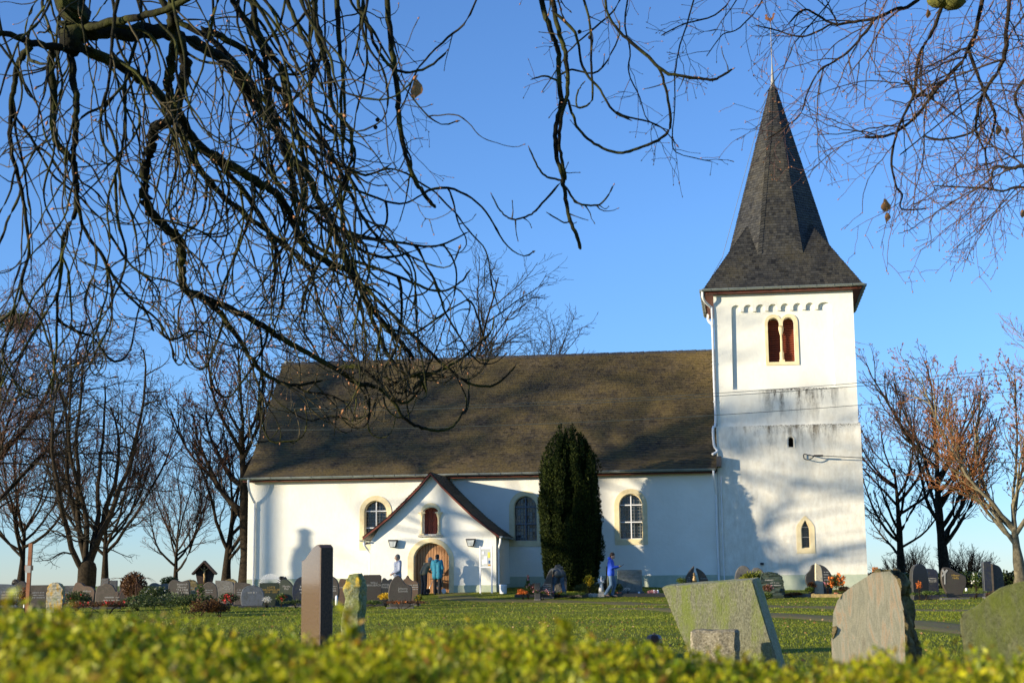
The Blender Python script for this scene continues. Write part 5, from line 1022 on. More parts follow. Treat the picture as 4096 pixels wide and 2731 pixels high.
# ---------------------------------------------------------------- near stones
def rough_me(me, amp, seed, cuts=3, flat_front=False, minlen=.06, front_y=None):
    bm = bmesh.new(); bm.from_mesh(me); bmesh.ops.triangulate(bm, faces=bm.faces)
    for _ in range(cuts):
        es = [e for e in bm.edges if e.calc_length() > minlen]
        if es: bmesh.ops.subdivide_edges(bm, edges=es, cuts=1); bmesh.ops.triangulate(bm, faces=[f for f in bm.faces if len(f.verts) > 3])
    from mathutils import noise
    for v in bm.verts:
        if front_y is not None and v.co.y < front_y + .004: continue
        n = noise.noise_vector(v.co * 9 + Vector((seed, 0, 0))) + .5 * noise.noise_vector(v.co * 27 + Vector((0, seed, 0))); v.co += n * amp
    bm.to_mesh(me); bm.free()
def near_material(name, kind):
    q = NT(name)
    if kind == 'lean':
        fine = q.noise(55, 7, .8, co=q.co(scale=(1.6, 1, .7))); c = q.ramp(fine, [(.36, (.13, .12, .065)), (.5, (.29, .28, .17)), (.64, (.45, .43, .29))])
        al = q.math('ADD', q.math('MULTIPLY', q.noise(3.2, 5, .7, co=q.co(scale=(2.2, 1, .55))), .75), q.math('MULTIPLY', q.noise(30, 5, .8), .25)); c = q.mix(q.ramp(al, [(.48, (0, 0, 0)), (.62, (.8,) * 3)]), c, (.25, .30, .045))
        gt = q.noise(140, 2, .5); c = q.mix(q.ramp(gt, [(.70, (0, 0, 0)), (.74, (.8,) * 3)]), c, (.75, .72, .6)); q.base(c); q.rough(.85, .3); q.bump(fine, .8, .012)
    elif kind == 'olive':
        fine = q.noise(45, 7, .8); c = q.ramp(fine, [(.36, (.10, .10, .045)), (.62, (.23, .23, .11))]); al = q.noise(3.5, 6, .7, co=q.co(scale=(2, 1, .7))); c = q.mix(q.ramp(al, [(.40, (0, 0, 0)), (.6, (.8,) * 3)]), c, (.16, .19, .022))
        c = q.mix(q.ramp(q.noise(90, 3), [(.68, (0, 0, 0)), (.73, (.5,) * 3)]), c, (.4, .42, .2)); q.base(c); q.rough(.9, .2); q.bump(fine, .5, .01)
    elif kind == 'gneiss':
        co_ = q.co(scale=(8, 4, 1.3)); w = q.noise(1.2, 5, .55, co=co_, dist=2.2); c = q.ramp(w, [(.28, (.22, .19, .11)), (.40, (.46, .41, .26)), (.47, (.32, .30, .19)), (.53, (.48, .43, .29)), (.59, (.55, .37, .20)), (.65, (.34, .32, .21)), (.74, (.50, .44, .30))])
        c = q.mix(.28, c, q.ramp(q.noise(110, 4, .7), [(.35, (.1, .1, .08)), (.65, (.55, .5, .4))])); q.base(c); q.rough(.7, .35); q.bump(q.noise(60, 5), .15, .008)
    elif kind == 'crag':
        f = q.noise(7, 8, .75, dist=.6); c = q.ramp(f, [(.36, (.04, .03, .018)), (.52, (.22, .17, .08)), (.66, (.38, .31, .14))]); c = q.mix(q.ramp(q.noise(5, 5), [(.5, (0, 0, 0)), (.65, (.6,) * 3)]), c, (.14, .15, .04)); q.base(c); q.rough(.95, .15); q.bump(q.noise(16, 8, .8), 1., .05)
    elif kind == 'polbrown':
        f = q.noise(90, 4, .7, co=q.co(scale=(1, 1, .6))); c = q.ramp(f, [(.38, (.09, .052, .036)), (.62, (.19, .12, .085))]); q.base(c); q.rough(.10, .6); q.b.inputs['IOR'].default_value = 1.65; q.b.inputs['Coat Weight'].default_value = .5; q.b.inputs['Coat Roughness'].default_value = .05
    elif kind == 'brushed':
        f = q.noise(80, 6, .8, co=q.co(scale=(1, 1, .5))); c = q.ramp(f, [(.36, (.03, .016, .010)), (.62, (.11, .06, .036))]); q.base(c); q.rough(.5, .4); q.bump(f, .3, .006)
    elif kind == 'block':
        f = q.noise(60, 6, .8); c = q.ramp(f, [(.35, (.10, .085, .05)), (.5, (.24, .21, .14)), (.68, (.48, .43, .32))]); q.base(c); q.rough(.8, .3); q.bump(f, .8, .012)
    elif kind == 'lichpillar':
        f = q.noise(6, 7, .75); c = q.ramp(q.noise(30, 6, .8), [(.38, (.12, .13, .06)), (.6, (.34, .36, .22))]); c = q.mix(q.ramp(f, [(.46, (0, 0, 0)), (.6, (.7,) * 3)]), c, (.15, .17, .03)); sp_ = q.n('SeparateXYZ'); q.l(q.co(), sp_.inputs[0])
        yl = q.math('MULTIPLY', q.ramp(q.math('MULTIPLY', sp_.outputs[2], 1.0), [(.62, (0, 0, 0)), (.8, (1,) * 3)]), q.ramp(q.noise(9, 5), [(.48, (0, 0, 0)), (.56, (1,) * 3)])); c = q.mix(yl, c, (.62, .42, .05)); q.base(c); q.rough(.95, .15); q.bump(q.noise(22, 7, .8), .9, .03)
    return q.m
# tall polished brown stone, its broad face turned to the low sun
pb = at(1277, 2600, 14); rz = -radians(66)
o = MB(); W_, Hh = .60, 1.12
o.prism([(-W_, -.1), (0, -.1), (0, Hh - .03), (-.06, Hh), (-.15, Hh - .005), (-.25, Hh - .025), (-.36, Hh - .07), (-.47, Hh - .115), (-.54, Hh - .132), (-W_, Hh - .14)], [], 0, .125, ch=.008)
me = o.mesh('gravestone', False); g = link('gravestone', me, [near_material('polished_brown_granite', 'polbrown'), near_material('brushed_brown_granite', 'brushed')], None, (pb.x, 14, 0), (0, 0, rz))
for p in me.polygons: p.material_index = 0 if p.normal.y < -.9 else 1
tag(g, 'tall polished brown gravestone with a sloping top mirroring the sky, seen nearly edge-on', 'gravestone')
# lichened pillar
o = MB(); A = [(-.12, -.12), (.06, -.15), (.12, .0), (.10, .13), (-.09, .12)]; vs = []; prof_ = [(0, 1.1), (.2, 1.02), (.4, 1.0), (.58, .95), (.72, .97), (.80, .9), (.855, .62)]
for z, s_ in prof_: vs += [(x * s_ + .02 * (z > .5), y * s_, z) for x, y in A]
o.add(vs, [(i * 5 + j, i * 5 + (j + 1) % 5, i * 5 + 5 + (j + 1) % 5, i * 5 + 5 + j) for i in range(6) for j in range(5)] + [tuple(30 + j for j in range(5))]); me = o.mesh('g'); rough_me(me, .022, 3, 3, minlen=.03)
me.polygons.foreach_set('use_smooth', [True] * len(me.polygons)); pl = at(1415, 2500, 17); tag(link('gravestone', me, near_material('lichen_pillar', 'lichpillar'), None, (pl.x, 17, 0)), 'rough narrow stone pillar crusted with green and yellow lichen', 'gravestone')
# leaning mossy slab (prism leaning to the left) with a small block
Y = 12.0; s = Y / F; P_ = lambda x, y, Y=Y: at(x, y, Y)
tl, tr_, br, bl = P_(2645, 2346), P_(3009, 2318), P_(3125, 2700), P_(2790, 2700)
th = Vector((.10, .27, .02)); o = MB(); o.add([tl, tr_, br, bl, tl + th, tr_ + th, br + th, bl + th], [(3, 2, 1, 0), (4, 5, 6, 7), (0, 1, 5, 4), (1, 2, 6, 5), (2, 3, 7, 6), (3, 0, 4, 7)])
me = o.mesh('g'); bm = bmesh.new(); bm.from_mesh(me); bmesh.ops.bevel(bm, geom=bm.edges[:], offset=.008, segments=2, affect='EDGES'); bm.to_mesh(me); bm.free(); rough_me(me, .004, 5, 3, minlen=.06)
tag(link('gravestone', me, near_material('mossy_granite', 'lean')), 'grey-green leaning gravestone streaked with moss in front of the tower', 'gravestone')
o = MB(); c = P_(2860, 2518, 11.6); o.box((c.x, 11.64, c.z - .18), (.35, .22, .36), rz=-.22, ch=.018); me = o.mesh('g'); rough_me(me, .011, 8, 4, minlen=.03); tag(link('stone_block', me, near_material('flecked_granite', 'block')), 'small flecked granite block standing before the leaning mossy gravestone', 'stone block')
# split gneiss stone with craggy side
Y = 11; out_ = [(3330, 2700), (3326, 2560), (3333, 2450), (3350, 2400), (3372, 2372), (3406, 2345), (3440, 2322), (3490, 2290), (3560, 2283), (3585, 2312), (3602, 2358), (3604, 2395), (3616, 2440), (3620, 2560), (3622, 2700)]
F1 = [at(x, y, Y) for x, y in out_]; n = len(F1); bk = [p + Vector((.15 + .03 * math.sin(i * 2.1), .34, -.0 + .03 * math.sin(i * 1.3))) for i, p in enumerate(F1)]; mid = [p + Vector((.10, .10, .012)) for p in F1]
o = MB(); o.m = 0; tr3 = tessellate_polygon([[Vector((p.x, p.z, 0)) for p in F1]]); c0 = sum((p for p in F1), Vector()) / n
o.add(F1, [tuple(t) for t in tr3]); o.m = 1; o.add(F1 + mid + bk, [(k * n + i, k * n + (i + 1) % n, (k + 1) * n + (i + 1) % n, (k + 1) * n + i) for k in (0, 1) for i in range(n)]); o.add(bk, [tuple(range(n))])
me = o.mesh('g'); bm = bmesh.new(); bm.from_mesh(me); bmesh.ops.remove_doubles(bm, verts=bm.verts, dist=.0005); bmesh.ops.recalc_face_normals(bm, faces=bm.faces); bm.to_mesh(me); bm.free(); rough_me(me, .040, 12, 4, minlen=.035, front_y=Y)
tag(link('gravestone', me, [near_material('banded_gneiss', 'gneiss'), near_material('craggy_rock', 'crag')]), 'natural split gravestone with banded beige face and craggy dark side', 'gravestone')
# olive stone at the right edge
Y = 7.2; out_ = [(3870, 2760), (3850, 2560), (3838, 2465), (3850, 2452), (3905, 2425), (3950, 2385), (4000, 2350), (4060, 2332), (4130, 2318), (4260, 2310), (4330, 2360), (4350, 2760)]
F1 = [at(x, y, Y) for x, y in out_]; n = len(F1); bk = [p + Vector((.05, .16, 0)) for p in F1]; o = MB(); o.add(F1 + bk, [tuple(t) for t in tessellate_polygon([[Vector((p.x, p.z, 0)) for p in F1]])] + [(i, (i + 1) % n, n + (i + 1) % n, n + i) for i in range(n)] + [tuple(n + i for i in range(n))])
me = o.mesh('g'); bm = bmesh.new(); bm.from_mesh(me); bmesh.ops.recalc_face_normals(bm, faces=bm.faces); bmesh.ops.bevel(bm, geom=[e for e in bm.edges if len(e.link_faces) == 2 and e.calc_face_angle(0) > .5], offset=.012, segments=2, affect='EDGES'); bm.to_mesh(me); bm.free(); rough_me(me, .004, 9, 3, minlen=.06)
tag(link('gravestone', me, near_material('olive_stone', 'olive')), 'olive-green algae-covered gravestone cut by the right edge of the view', 'gravestone')
# black grave lamp post
p = at(2618, 2600, 13.5); o = MB(); o.lathe([(.055, -.1), (.055, .24), (.062, .25), (.07, .27), (.07, .31), (.055, .335), (.03, .345), (.0, .346)], (0, 0, 0), 6)
g = tag(o.build('grave_lamp', mat('black_plastic', (.006, .006, .008), None, rough=.3), None, False, (p.x, 13.5, terr(p.x, 13.5) - .005)), 'short black six-sided grave lamp left of the leaning mossy stone', 'grave lamp'); MB().tube([(0, 0, .345), (0, 0, .36)], .012, 6).build('lamp_knob', MAT['iron'], g)
# ---------------------------------------------------------------- crucifix shrine, wooden cross, fan
Y = 58; q_ = at(821, 2241, Y); zg = terr(q_.x, Y); top = q_.z; sh = empty('crucifix_shrine', (q_.x, Y, zg), 0, 'dark wooden wayside crucifix under a small pitched roof among the left graves', 'crucifix'); H_ = top - zg
dw = mat('dark_stained_wood', (.022, .012, .008), (.05, .028, .018), 12, .7, .2); s = Y / F
MB().prism([(-.10, -.1), (.10, -.1), (.36, H_ - .45), (0, H_ - .06), (-.36, H_ - .45)], [], 0, .06).build('back_board', dw, sh)
MB().tube([(0, -.05, -.1), (0, -.05, H_ - .15)], .045, 4).tube([(-.2, -.05, H_ - .33), (.2, -.05, H_ - .33)], .03, 4).build('cross', dw, sh)
for s_ in (-1, 1): MB().prism([(0, H_), (s_ * .46, H_ - .48), (s_ * .42, H_ - .53), (0, H_ - .08)], [], -.28, .12).build('roof_board', dw, sh)
gm = mat('gilt_bronze', (.30, .19, .07), (.42, .28, .12), 9, .5, metal=.3); cf = MB(); cf.tube([(-.17, -.12, H_ - .26), (-.09, -.11, H_ - .33), (0, -.11, H_ - .36), (.09, -.11, H_ - .33), (.17, -.12, H_ - .26)], [.014, .018, .03, .018, .014], 6).tube([(0, -.11, H_ - .36), (0, -.12, H_ - .52), (.02, -.13, H_ - .60), (0, -.14, H_ - .75), (0, -.12, H_ - .86)], [.045, .04, .042, .03, .016], 8).lathe([(.01, -.045), (.035, -.02), (.035, .02), (.01, .045)], (0, -.12, H_ - .27), 8); cf.box((0, -.09, H_ - .17), (.12, .02, .05)); cf.build('crucifix_figure', gm, sh, True)
a = at(107, 2460, 40); b_ = at(124, 2172, 40); za = terr(a.x, 40); wc = empty('wooden_grave_cross', (a.x, 40, za), 0, 'tall slim reddish-brown wooden grave cross seen edge-on at the left', 'grave cross')
rwm = mat('varnished_wood', (.22, .08, .03), (.34, .14, .06), 9, .5); dx = (b_.x - a.x); hh = b_.z - za
MB().add([(x + dx * t, y, z) for t, z in ((0, -.2), (1, hh)) for x, y in ((-.045, -.05), (.045, -.05), (.045, .05), (-.045, .05))], [(0, 1, 5, 4), (1, 2, 6, 5), (2, 3, 7, 6), (3, 0, 4, 7), (4, 5, 6, 7)]).build('post', rwm, wc)
k = (2275 - 2460) / (2172 - 2460); MB().box((dx * k - .01, -.02, hh * .66), (.12, .5, .13), rz=.1).build('cross_arm', rwm, wc); MB().box((dx * k + .06, -.32, hh * .64), (.14, .02, .18)).build('name_plate', MAT['cream'], wc)
c = at(1080, 2338, 51.5); fan = empty('ray_ornament', (c.x, 51.5, terr(c.x, 51.5)), 0, 'half-round fan of pale metal rays standing on the gold-lettered green gravestone', 'grave ornament'); hz = c.z - terr(c.x, 51.5); R_ = (2338 - 2294) * 51.5 / F
for k in range(19): a_ = pi * (k + .5) / 19; MB().add([(cos(a_) * R_ * .25 - sin(a_) * .004, 0, hz + sin(a_) * R_ * .25), (cos(a_ - .045) * R_, 0, hz + sin(a_ - .045) * R_), (cos(a_ + .045) * R_, 0, hz + sin(a_ + .045) * R_), (cos(a_ - .045) * R_, .02, hz + sin(a_ - .045) * R_), (cos(a_ + .045) * R_, .02, hz + sin(a_ + .045) * R_)], [(0, 1, 2), (1, 3, 4, 2), (0, 4, 3)]).build('ray', MAT['white'], fan)
MB().lathe([(.10, -.01), (.10, .01)], (0, .0, hz), 14, 1).box((0, .05, hz / 2), (.5, .06, hz)).build('fan_base', GR['grey'], fan)
# ---------------------------------------------------------------- kerbs and small things before the church
def kerb(x0, x1, y, dep, m, label, h=.16):
    A, B = gp(x0, y), gp(x1, y); a = Vector((A[0], A[1], terr(*A))); b_ = Vector((B[0], B[1], terr(*B))); e = (b_ - a); L_ = e.length; rz = math.atan2(e.y, e.x)
    k = empty('grave_border', a, rz, label, 'grave border'); sl_ = (b_.z - a.z)
    for nm, c, d in (('front_kerb', (L_ / 2, 0, .04), (L_, .1, h)), ('side_kerb', (.05, dep / 2 + .05, .06), (.1, dep, h)), ('side_kerb', (L_ - .05, dep / 2 + .05, .06), (.1, dep, h))): MB().box(c, d, ch=.01).build(nm, GR[m], k)
    MB().box((L_ / 2, dep / 2 + .05, .02), (L_ - .2, dep, .12)).build('bed_soil', mat('soil', (.03, .018, .01), (.09, .05, .02), 14, .95, .8, 40), k); return k
kerb(2060, 2110, 2388, .9, 'brown', 'reddish stone grave border at the path right of the porch', .12); kerb(2112, 2350, 2388, 1.0, 'darkbrown', 'long dark stone grave border below the bending man')
kerb(2352, 2420, 2386, 1.0, 'pale', 'short pale grave border with the white statue'); kerb(2428, 2680, 2386, 1.1, 'dark', 'dark grave border in front of the large square gravestone')
kerb(3020, 3250, 2387, 1.0, 'grey', 'grey stone grave border before the rough green boulder'); kerb(3246, 3385, 2388, 1.0, 'yellow', 'tan stone grave border with the orange flowers'); kerb(3660, 4080, 2388, 1.2, 'navy', 'long dark polished grave border near the right edge')
kerb(960, 1130, 2412, 1.0, 'blue', 'blue-grey grave border below the gold-lettered gravestone'); kerb(1510, 1640, 2412, .9, 'darkbrown', 'dark grave border before the lobed brown gravestone')
# notice board, canister
nb = empty('notice_board', CO + CU * -.52 + CN * -3.85, -AZ, 'white-framed notice board with posters on posts right of the church door', 'notice board'); z0 = terr(nb.location.x, nb.location.y); nb.location.z = z0; zt = 2.12 - z0
for x in (-.24, .22): MB().box((x, 0, zt / 2 - .1), (.06, .06, zt + .2), ch=.005).build('post', MAT['whiteframe'], nb)
MB().box((0, -.005, zt - .08), (.40, .05, .10)).build('top_rail', MAT['whiteframe'], nb); MB().box((0, -.005, zt - .82), (.40, .05, .05)).build('bottom_rail', MAT['whiteframe'], nb)
bd = MB().box((0, .0, zt - .46), (.39, .03, .66)).build('board', mat('pale_board', (.5, .52, .5), None, rough=.6), nb)
def mm(n_, c): return MAT.setdefault(n_, mat(n_, c, None, rough=.7))
for x, z, w, h, m in ((-.12, -.27, .10, .12, 'whiteframe'), (-.02, -.55, .14, .30, 'paper'), (.11, -.35, .09, .22, 'poster_yellow'), (.12, -.62, .06, .12, 'poster_blue'), (-.13, -.62, .08, .2, 'paper'), (.12, -.74, .10, .06, 'poster_orange')):
    for nn, cc in (('poster_yellow', (.70, .66, .12)), ('poster_blue', (.05, .12, .30)), ('poster_orange', (.6, .3, .05))): mm(nn, cc)
    MB().box((x, -.022, zt + z), (w, .004, h)).build('poster', MAT[m], bd)
A = gp(2013, 2375); tag(MB().lathe([(.12, 0), (.14, .02), (.142, .30), (.15, .33), (.15, .36), (.13, .37), (.02, .372)], (0, 0, 0), 16).build('canister', MAT['whiteframe'], None, True, (A[0], A[1], terr(*A))), 'white round canister on the grass right of the porch', 'canister')
# white statue
A = gp(2406, 2384); st = empty('angel_statue', (A[0], A[1], terr(*A)), 0, 'small white angel statue between the yellow flowers and the boy', 'statue')
MB().box((0, 0, .08), (.18, .18, .2), ch=.01).build('pedestal', GR['pale'], st)
MB().lathe([(.10, .18), (.095, .3), (.06, .42), (.065, .5), (.08, .58), (.05, .63), (.028, .65)], (0, 0, 0), 12).lathe([(.01, .63), (.04, .655), (.048, .69), (.04, .73), (.01, .75)], (.01, -.01, 0), 12).tube([(-.07, -.02, .58), (-.10, -.07, .5), (-.02, -.1, .52)], [.025, .022, .02], 6).tube([(.07, -.02, .58), (.10, -.07, .5), (.02, -.1, .54)], [.025, .022, .02], 6).build('figure', MAT['white'], st, True)
for s_ in (-1, 1): MB().prism([(0, .45), (s_ * .09, .5), (s_ * .13, .62), (s_ * .10, .68), (0, .58)], [], .05, .07).build('wing', MAT['white'], st)
A = at(2778, 2324, 58); z = terr(A.x, 58); sf = empty('praying_figurine', (A.x, 58, z), 0, 'small gilded kneeling figurine between the two wing-shaped gravestones', 'figurine'); hz = A.z - z - .02
MB().box((0, 0, hz / 2), (.16, .16, hz)).build('pedestal', GR['dark'], sf); MB().lathe([(.085, hz), (.09, hz + .08), (.05, hz + .17), (.06, hz + .22), (.02, hz + .26)], (0, 0, 0), 10).lathe([(.01, hz + .25), (.04, hz + .28), (.04, hz + .32), (.01, hz + .35)], (-.01, -.02, 0), 10).tube([(.04, 0, hz + .2), (0, -.09, hz + .16)], .02, 6).build('figure', gm, sf, True)
# grave candles and small lights
for i, (x, y, c, h, lab) in enumerate([(2617, 2374, 'whiteframe', .16, 'white grave candle pair right of the large square gravestone'), (2556, 2372, 'whiteframe', .08, 'small white bowl at the foot of the large square gravestone'), (2462, 2372, 'poster_orange', .08, 'orange grave light at the feet of the boy'), (1346, 2420, 'whiteframe', .3, 'slim white vase beside the tall polished brown stone'), (3822, 2362, 'whiteframe', .14, 'white grave lantern below the wing-shaped gold-lettered gravestone'), (3866, 2362, 'whiteframe', .12, 'right white grave lantern near the white flowers'), (3794, 2362, 'whiteframe', .24, 'slim white vase below the carved flower'), (98, 2430, 'whiteframe', .12, 'white grave candle at the foot of the tall wooden cross'), (3452, 2361, 'whiteframe', .06, 'small white stone at the end of the tan grave border')]):
    A = gp(x, y + 10); o = MB().lathe([(.04, 0), (.045, .01), (.042, h * .8), (.03, h * .95), (.012, h)], (0, 0, 0), 10)
    if i == 0: o.lathe([(.04, 0), (.045, .01), (.042, h * .8), (.03, h * .95), (.012, h)], (.14, .05, 0), 10)
    tag(o.build('grave_candle', MAT[c], None, True, (A[0], A[1], terr(*A) + .08)), lab, 'grave candle')
# ---------------------------------------------------------------- plants
def plant(x, y, Y, rx_, rz_, n, m, label, cat='plant', name='plant', flowers=None, size=.05, nf=30, fm=None, fs=.05, seed=0, shape_='dome', pot=None, stem=True, zoff=None):
    r = np.random.default_rng(int(x) + seed); c = at(x, y, Y); zg = terr(c.x, Y); o = empty(name, (c.x, Y, zg), 0, label, cat)
    h = max(.15, c.z - zg) if zoff is None else zoff
    v = r.normal(size=(n, 3)); v /= np.linalg.norm(v, axis=1, keepdims=True); v *= r.random((n, 1)) ** .45
    if shape_ == 'cone': z = r.random(n) ** 1.5; a = r.random(n) * 2 * pi; q = (1 - z) * r.random(n) ** .5; C = np.stack([np.cos(a) * q * rx_, np.sin(a) * q * rx_, z * rz_ * 2 + h - rz_], 1)
    elif shape_ == 'lumps':
        K = 7; cc = r.normal(size=(K, 3)) * np.array([rx_ * .55, rx_ * .4, rz_ * .35]); C = cc[r.integers(0, K, n)] + v * np.array([rx_ * .5, rx_ * .4, rz_ * .6]); C[:, 2] = np.abs(C[:, 2] + h * .0) + h - rz_ * .9
    else: C = v * np.array([rx_, rx_ * .8, rz_]); C[:, 2] += h
    C[:, 2] = np.maximum(C[:, 2], .0); d = C - np.array([0, 0, h - rz_]); d /= np.linalg.norm(d, axis=1, keepdims=True) + 1e-6
    quads('foliage', C, r, size, size * .45, m, o, dirs=d, jit=.5, fold=.12)
    if stem:
        s_ = MB()
        for k in range(6): q = C[r.integers(0, n)]; s_.tube([(q[0] * .1, q[1] * .1, -.02), (q[0] * .5, q[1] * .5, q[2] * .6), tuple(q)], [.012, .008, .004], 4)
        s_.build('stems', MAT['bark'], o)
    if fm:
        F_ = C[r.integers(0, n, nf)] * np.array([1.02, 1.02, 1]); F_[:, 1] -= rx_ * .25; F_[:, 2] += fs * .3; k = 7; FF = np.repeat(F_, k, 0) + r.normal(size=(nf * k, 3)) * fs * .22
        quads('flowers', FF, r, fs * .75, fs * .6, MAT[fm], o, jit=1.)
    if pot: MB().lathe([(pot * .7, 0), (pot, pot * 1.3), (pot * 1.08, pot * 1.35), (pot * 1.08, pot * 1.5), (pot * .9, pot * 1.5)], (0, 0, 0), 14).build('pot', MAT.setdefault('terracotta', mat('terracotta', (.28, .10, .05), (.4, .17, .09), 9, .8)), o)
    return o
D_, G_, Y_, B_ = MAT['leaf_dk'], MAT['leaf_gr'], MAT['leaf_yg'], MAT['leaf_br']
o = plant(535, 2340, 49, .40, .40, 3000, B_, 'drooping dark brown dwarf shrub with whip-like tips between the left gravestones', 'shrub', 'weeping_shrub', size=.07)
t = Tubes(4); r = np.random.default_rng(4)
for k in range(60): a = r.normal(size=2); a = a / np.linalg.norm(a); L_ = .3 + .3 * r.random(); s_ = np.linspace(0, 1, 7)[:, None]; t.add(np.hstack([a[None, :] * s_ * L_ * (1.1 if k > 5 else 1.6), (.72 + .28 * np.sin(s_ * 2.6) - .5 * s_ ** 2 * (k > 5))]), np.linspace(.009, .005, 7))
t.build('drooping_stems', MAT['twigred'], o)['kind'] = 'stuff'
plant(677, 2326, 57, .33, .18, 1800, D_, 'clipped dark green ball shrub behind the ribbed brown gravestone', 'shrub', 'ball_shrub', size=.05)
plant(560, 2396, 45, .52, .17, 2600, G_, 'bright green low juniper in front of the drooping brown shrub', 'shrub', 'juniper', size=.07, shape_='lumps')
plant(620, 2380, 46, .50, .26, 2200, D_, 'dark variegated bush with pale leaf edges right of the juniper', 'shrub', 'bush', fm='wht', nf=35, fs=.03, size=.06)
plant(310, 2392, 45, .42, .20, 1600, D_, 'dark green planting with red berries right of the yellow-lichened stone', flowers=1, fm='red', nf=10, fs=.06)
plant(430, 2404, 42, .9, .15, 2600, B_, 'brown autumn ground planting with red cyclamen before the broken-topped stone', fm='red', nf=14, fs=.07, shape_='lumps')
plant(740, 2376, 40, .95, .34, 6500, MAT['leaf_dk'], 'wide dark low bush at the front left of the lawn', 'shrub', 'bush', size=.06, shape_='lumps')
plant(885, 2398, 37, .42, .30, 4200, B_, 'brownish dark dwarf bush at the lawn corner below the blue-grey egg stone', 'shrub', 'bush', size=.05, shape_='lumps')
plant(800, 2412, 38, .4, .16, 1500, Y_, 'yellow-brown low grave planting in the dark bed at the front left', size=.05, shape_='lumps')
plant(915, 2392, 46, .30, .15, 900, D_, 'red-flowering grave plant right of the oval brown gravestone', fm='red', nf=16, fs=.08)
plant(800, 2365, 48, .13, .22, 500, G_, 'slim grave bouquet of brown seed heads left of the oval brown stone', fm='pink', nf=8, fs=.06)
plant(100, 2385, 44, .17, .26, 700, B_, 'dark wreath with orange berries behind the tall wooden cross', fm='orange', nf=12, fs=.05)
plant(30, 2400, 45, .5, .14, 1500, B_, 'brown withered planting at the left edge', shape_='lumps')
plant(1068, 2398, 47.5, .14, .10, 300, MAT['wht'], 'white heather pot before the gold-lettered gravestone', size=.03); plant(1125, 2390, 48, .16, .12, 400, G_, 'pink-red flowers between the gold-lettered and pointed green stones', fm='red', nf=10, fs=.06)
plant(1185, 2400, 47, .3, .09, 700, D_, 'low dark planting left of the tall polished brown stone', shape_='lumps'); plant(1480, 2404, 47, .3, .08, 600, G_, 'low green planting right of the lichened pillar', shape_='lumps')
plant(1545, 2385, 48, .25, .10, 600, MAT['yellow'], 'yellow autumn planting between the dark gravestones', size=.05); plant(1600, 2403, 45.5, .42, .07, 900, B_, 'rusty brown heather before the lobed brown gravestone', fm='orange', nf=14, fs=.04, size=.045, shape_='lumps')
plant(1672, 2392, 48, .12, .10, 300, G_, 'small yellow-flowering plant beside the church door stones', fm='yellow', nf=9, fs=.05)
plant(2112, 2338, 57.3, .19, .33, 1300, G_, 'small blue-green conifer decked with pink flowers left of the wave-shaped gravestone', 'plant', fm='pink', nf=22, fs=.06, shape_='cone'); plant(2090, 2365, 57, .25, .09, 600, MAT['orange'], 'rusty heather below the little conifer', size=.05, shape_='lumps')
plant(2140, 2350, 57.2, .16, .16, 500, B_, 'dark leafy plant beside the small black grave block', fm='pink', nf=8, fs=.05); plant(2172, 2364, 56.7, .3, .07, 500, G_, 'pink begonias on the long dark grave border', fm='pink', nf=14, fs=.07, shape_='lumps')
plant(2230, 2368, 57.6, .35, .06, 500, G_, 'orange and pink flowers behind the bending man', fm='orange', nf=10, fs=.06, shape_='lumps'); plant(2300, 2371, 57, .35, .06, 700, G_, 'low green grave planting right of the bending man', shape_='lumps')
plant(2358, 2353, 58, .58, .20, 2600, D_, 'round dark bush below the yellow chrysanthemums', 'shrub', 'bush', size=.055)
plant(2358, 2324, 57.6, .20, .16, 500, G_, 'bright yellow chrysanthemums right of the yew', 'flowers', 'chrysanthemum', fm='yellow', nf=30, fs=.13)
plant(2424, 2340, 58, .12, .28, 500, B_, 'brown bush right of the white statue', 'shrub', 'bush'); plant(2475, 2350, 57.5, .14, .14, 400, D_, 'potted plant left of the large square gravestone', pot=.11); plant(2508, 2356, 57.7, .14, .06, 200, MAT['wht'], 'pale dome of white heather before the large square gravestone', size=.03)
plant(2610, 2368, 57.5, .2, .06, 300, MAT['pink'], 'peach pebble-like heather right of the large square gravestone', size=.04)
plant(2725, 2322, 57.8, .18, .1, 500, G_, 'green plant in front of the left wing-shaped gravestone')
plant(3003, 2296, 57.0, .42, .38, 2600, Y_, 'yellow-green dwarf conifer before the double-lobed gravestone', 'shrub', 'dwarf_conifer', size=.10, shape_='lumps')
plant(3071, 2352, 55.6, .18, .12, 500, B_, 'wreath with pale flowers at the foot of the rough green boulder', fm='pink', nf=12, fs=.06); plant(3068, 2396, 54.2, .2, .10, 600, G_, 'green fern-like plant at the grass edge below the boulder')
plant(3170, 2372, 56.6, .45, .06, 1000, B_, 'brown heather mat on the grave border below the lancet window', shape_='lumps'); plant(3238, 2358, 56.3, .16, .09, 600, G_, 'small green cushion left of the cream marble shard')
plant(3248, 2340, 56.6, .14, .12, 350, B_, 'orange lantern flowers left of the cream marble shard', fm='orange', nf=12, fs=.07)
plant(3345, 2326, 56, .28, .24, 1500, D_, 'big bouquet of orange lilies and pink roses right of the cream marble shard', 'flowers', 'bouquet', fm='orange', nf=26, fs=.12, pot=.10); plant(3312, 2338, 56.2, .14, .12, 400, D_, 'pink roses in the left part of the orange bouquet', 'flowers', 'bouquet', fm='pink', nf=6, fs=.09)
plant(3375, 2355, 56.2, .22, .09, 600, B_, 'dry tan heather right of the orange bouquet', size=.05)
plant(3902, 2318, 51, .14, .20, 700, G_, 'white flowers in a tall white vase near the right edge', 'flowers', 'bouquet', fm='wht', nf=9, fs=.09); plant(3676, 2340, 51.4, .09, .13, 200, MAT['orange'], 'orange glowing grave candle flowers before the tall black gravestone', size=.04)
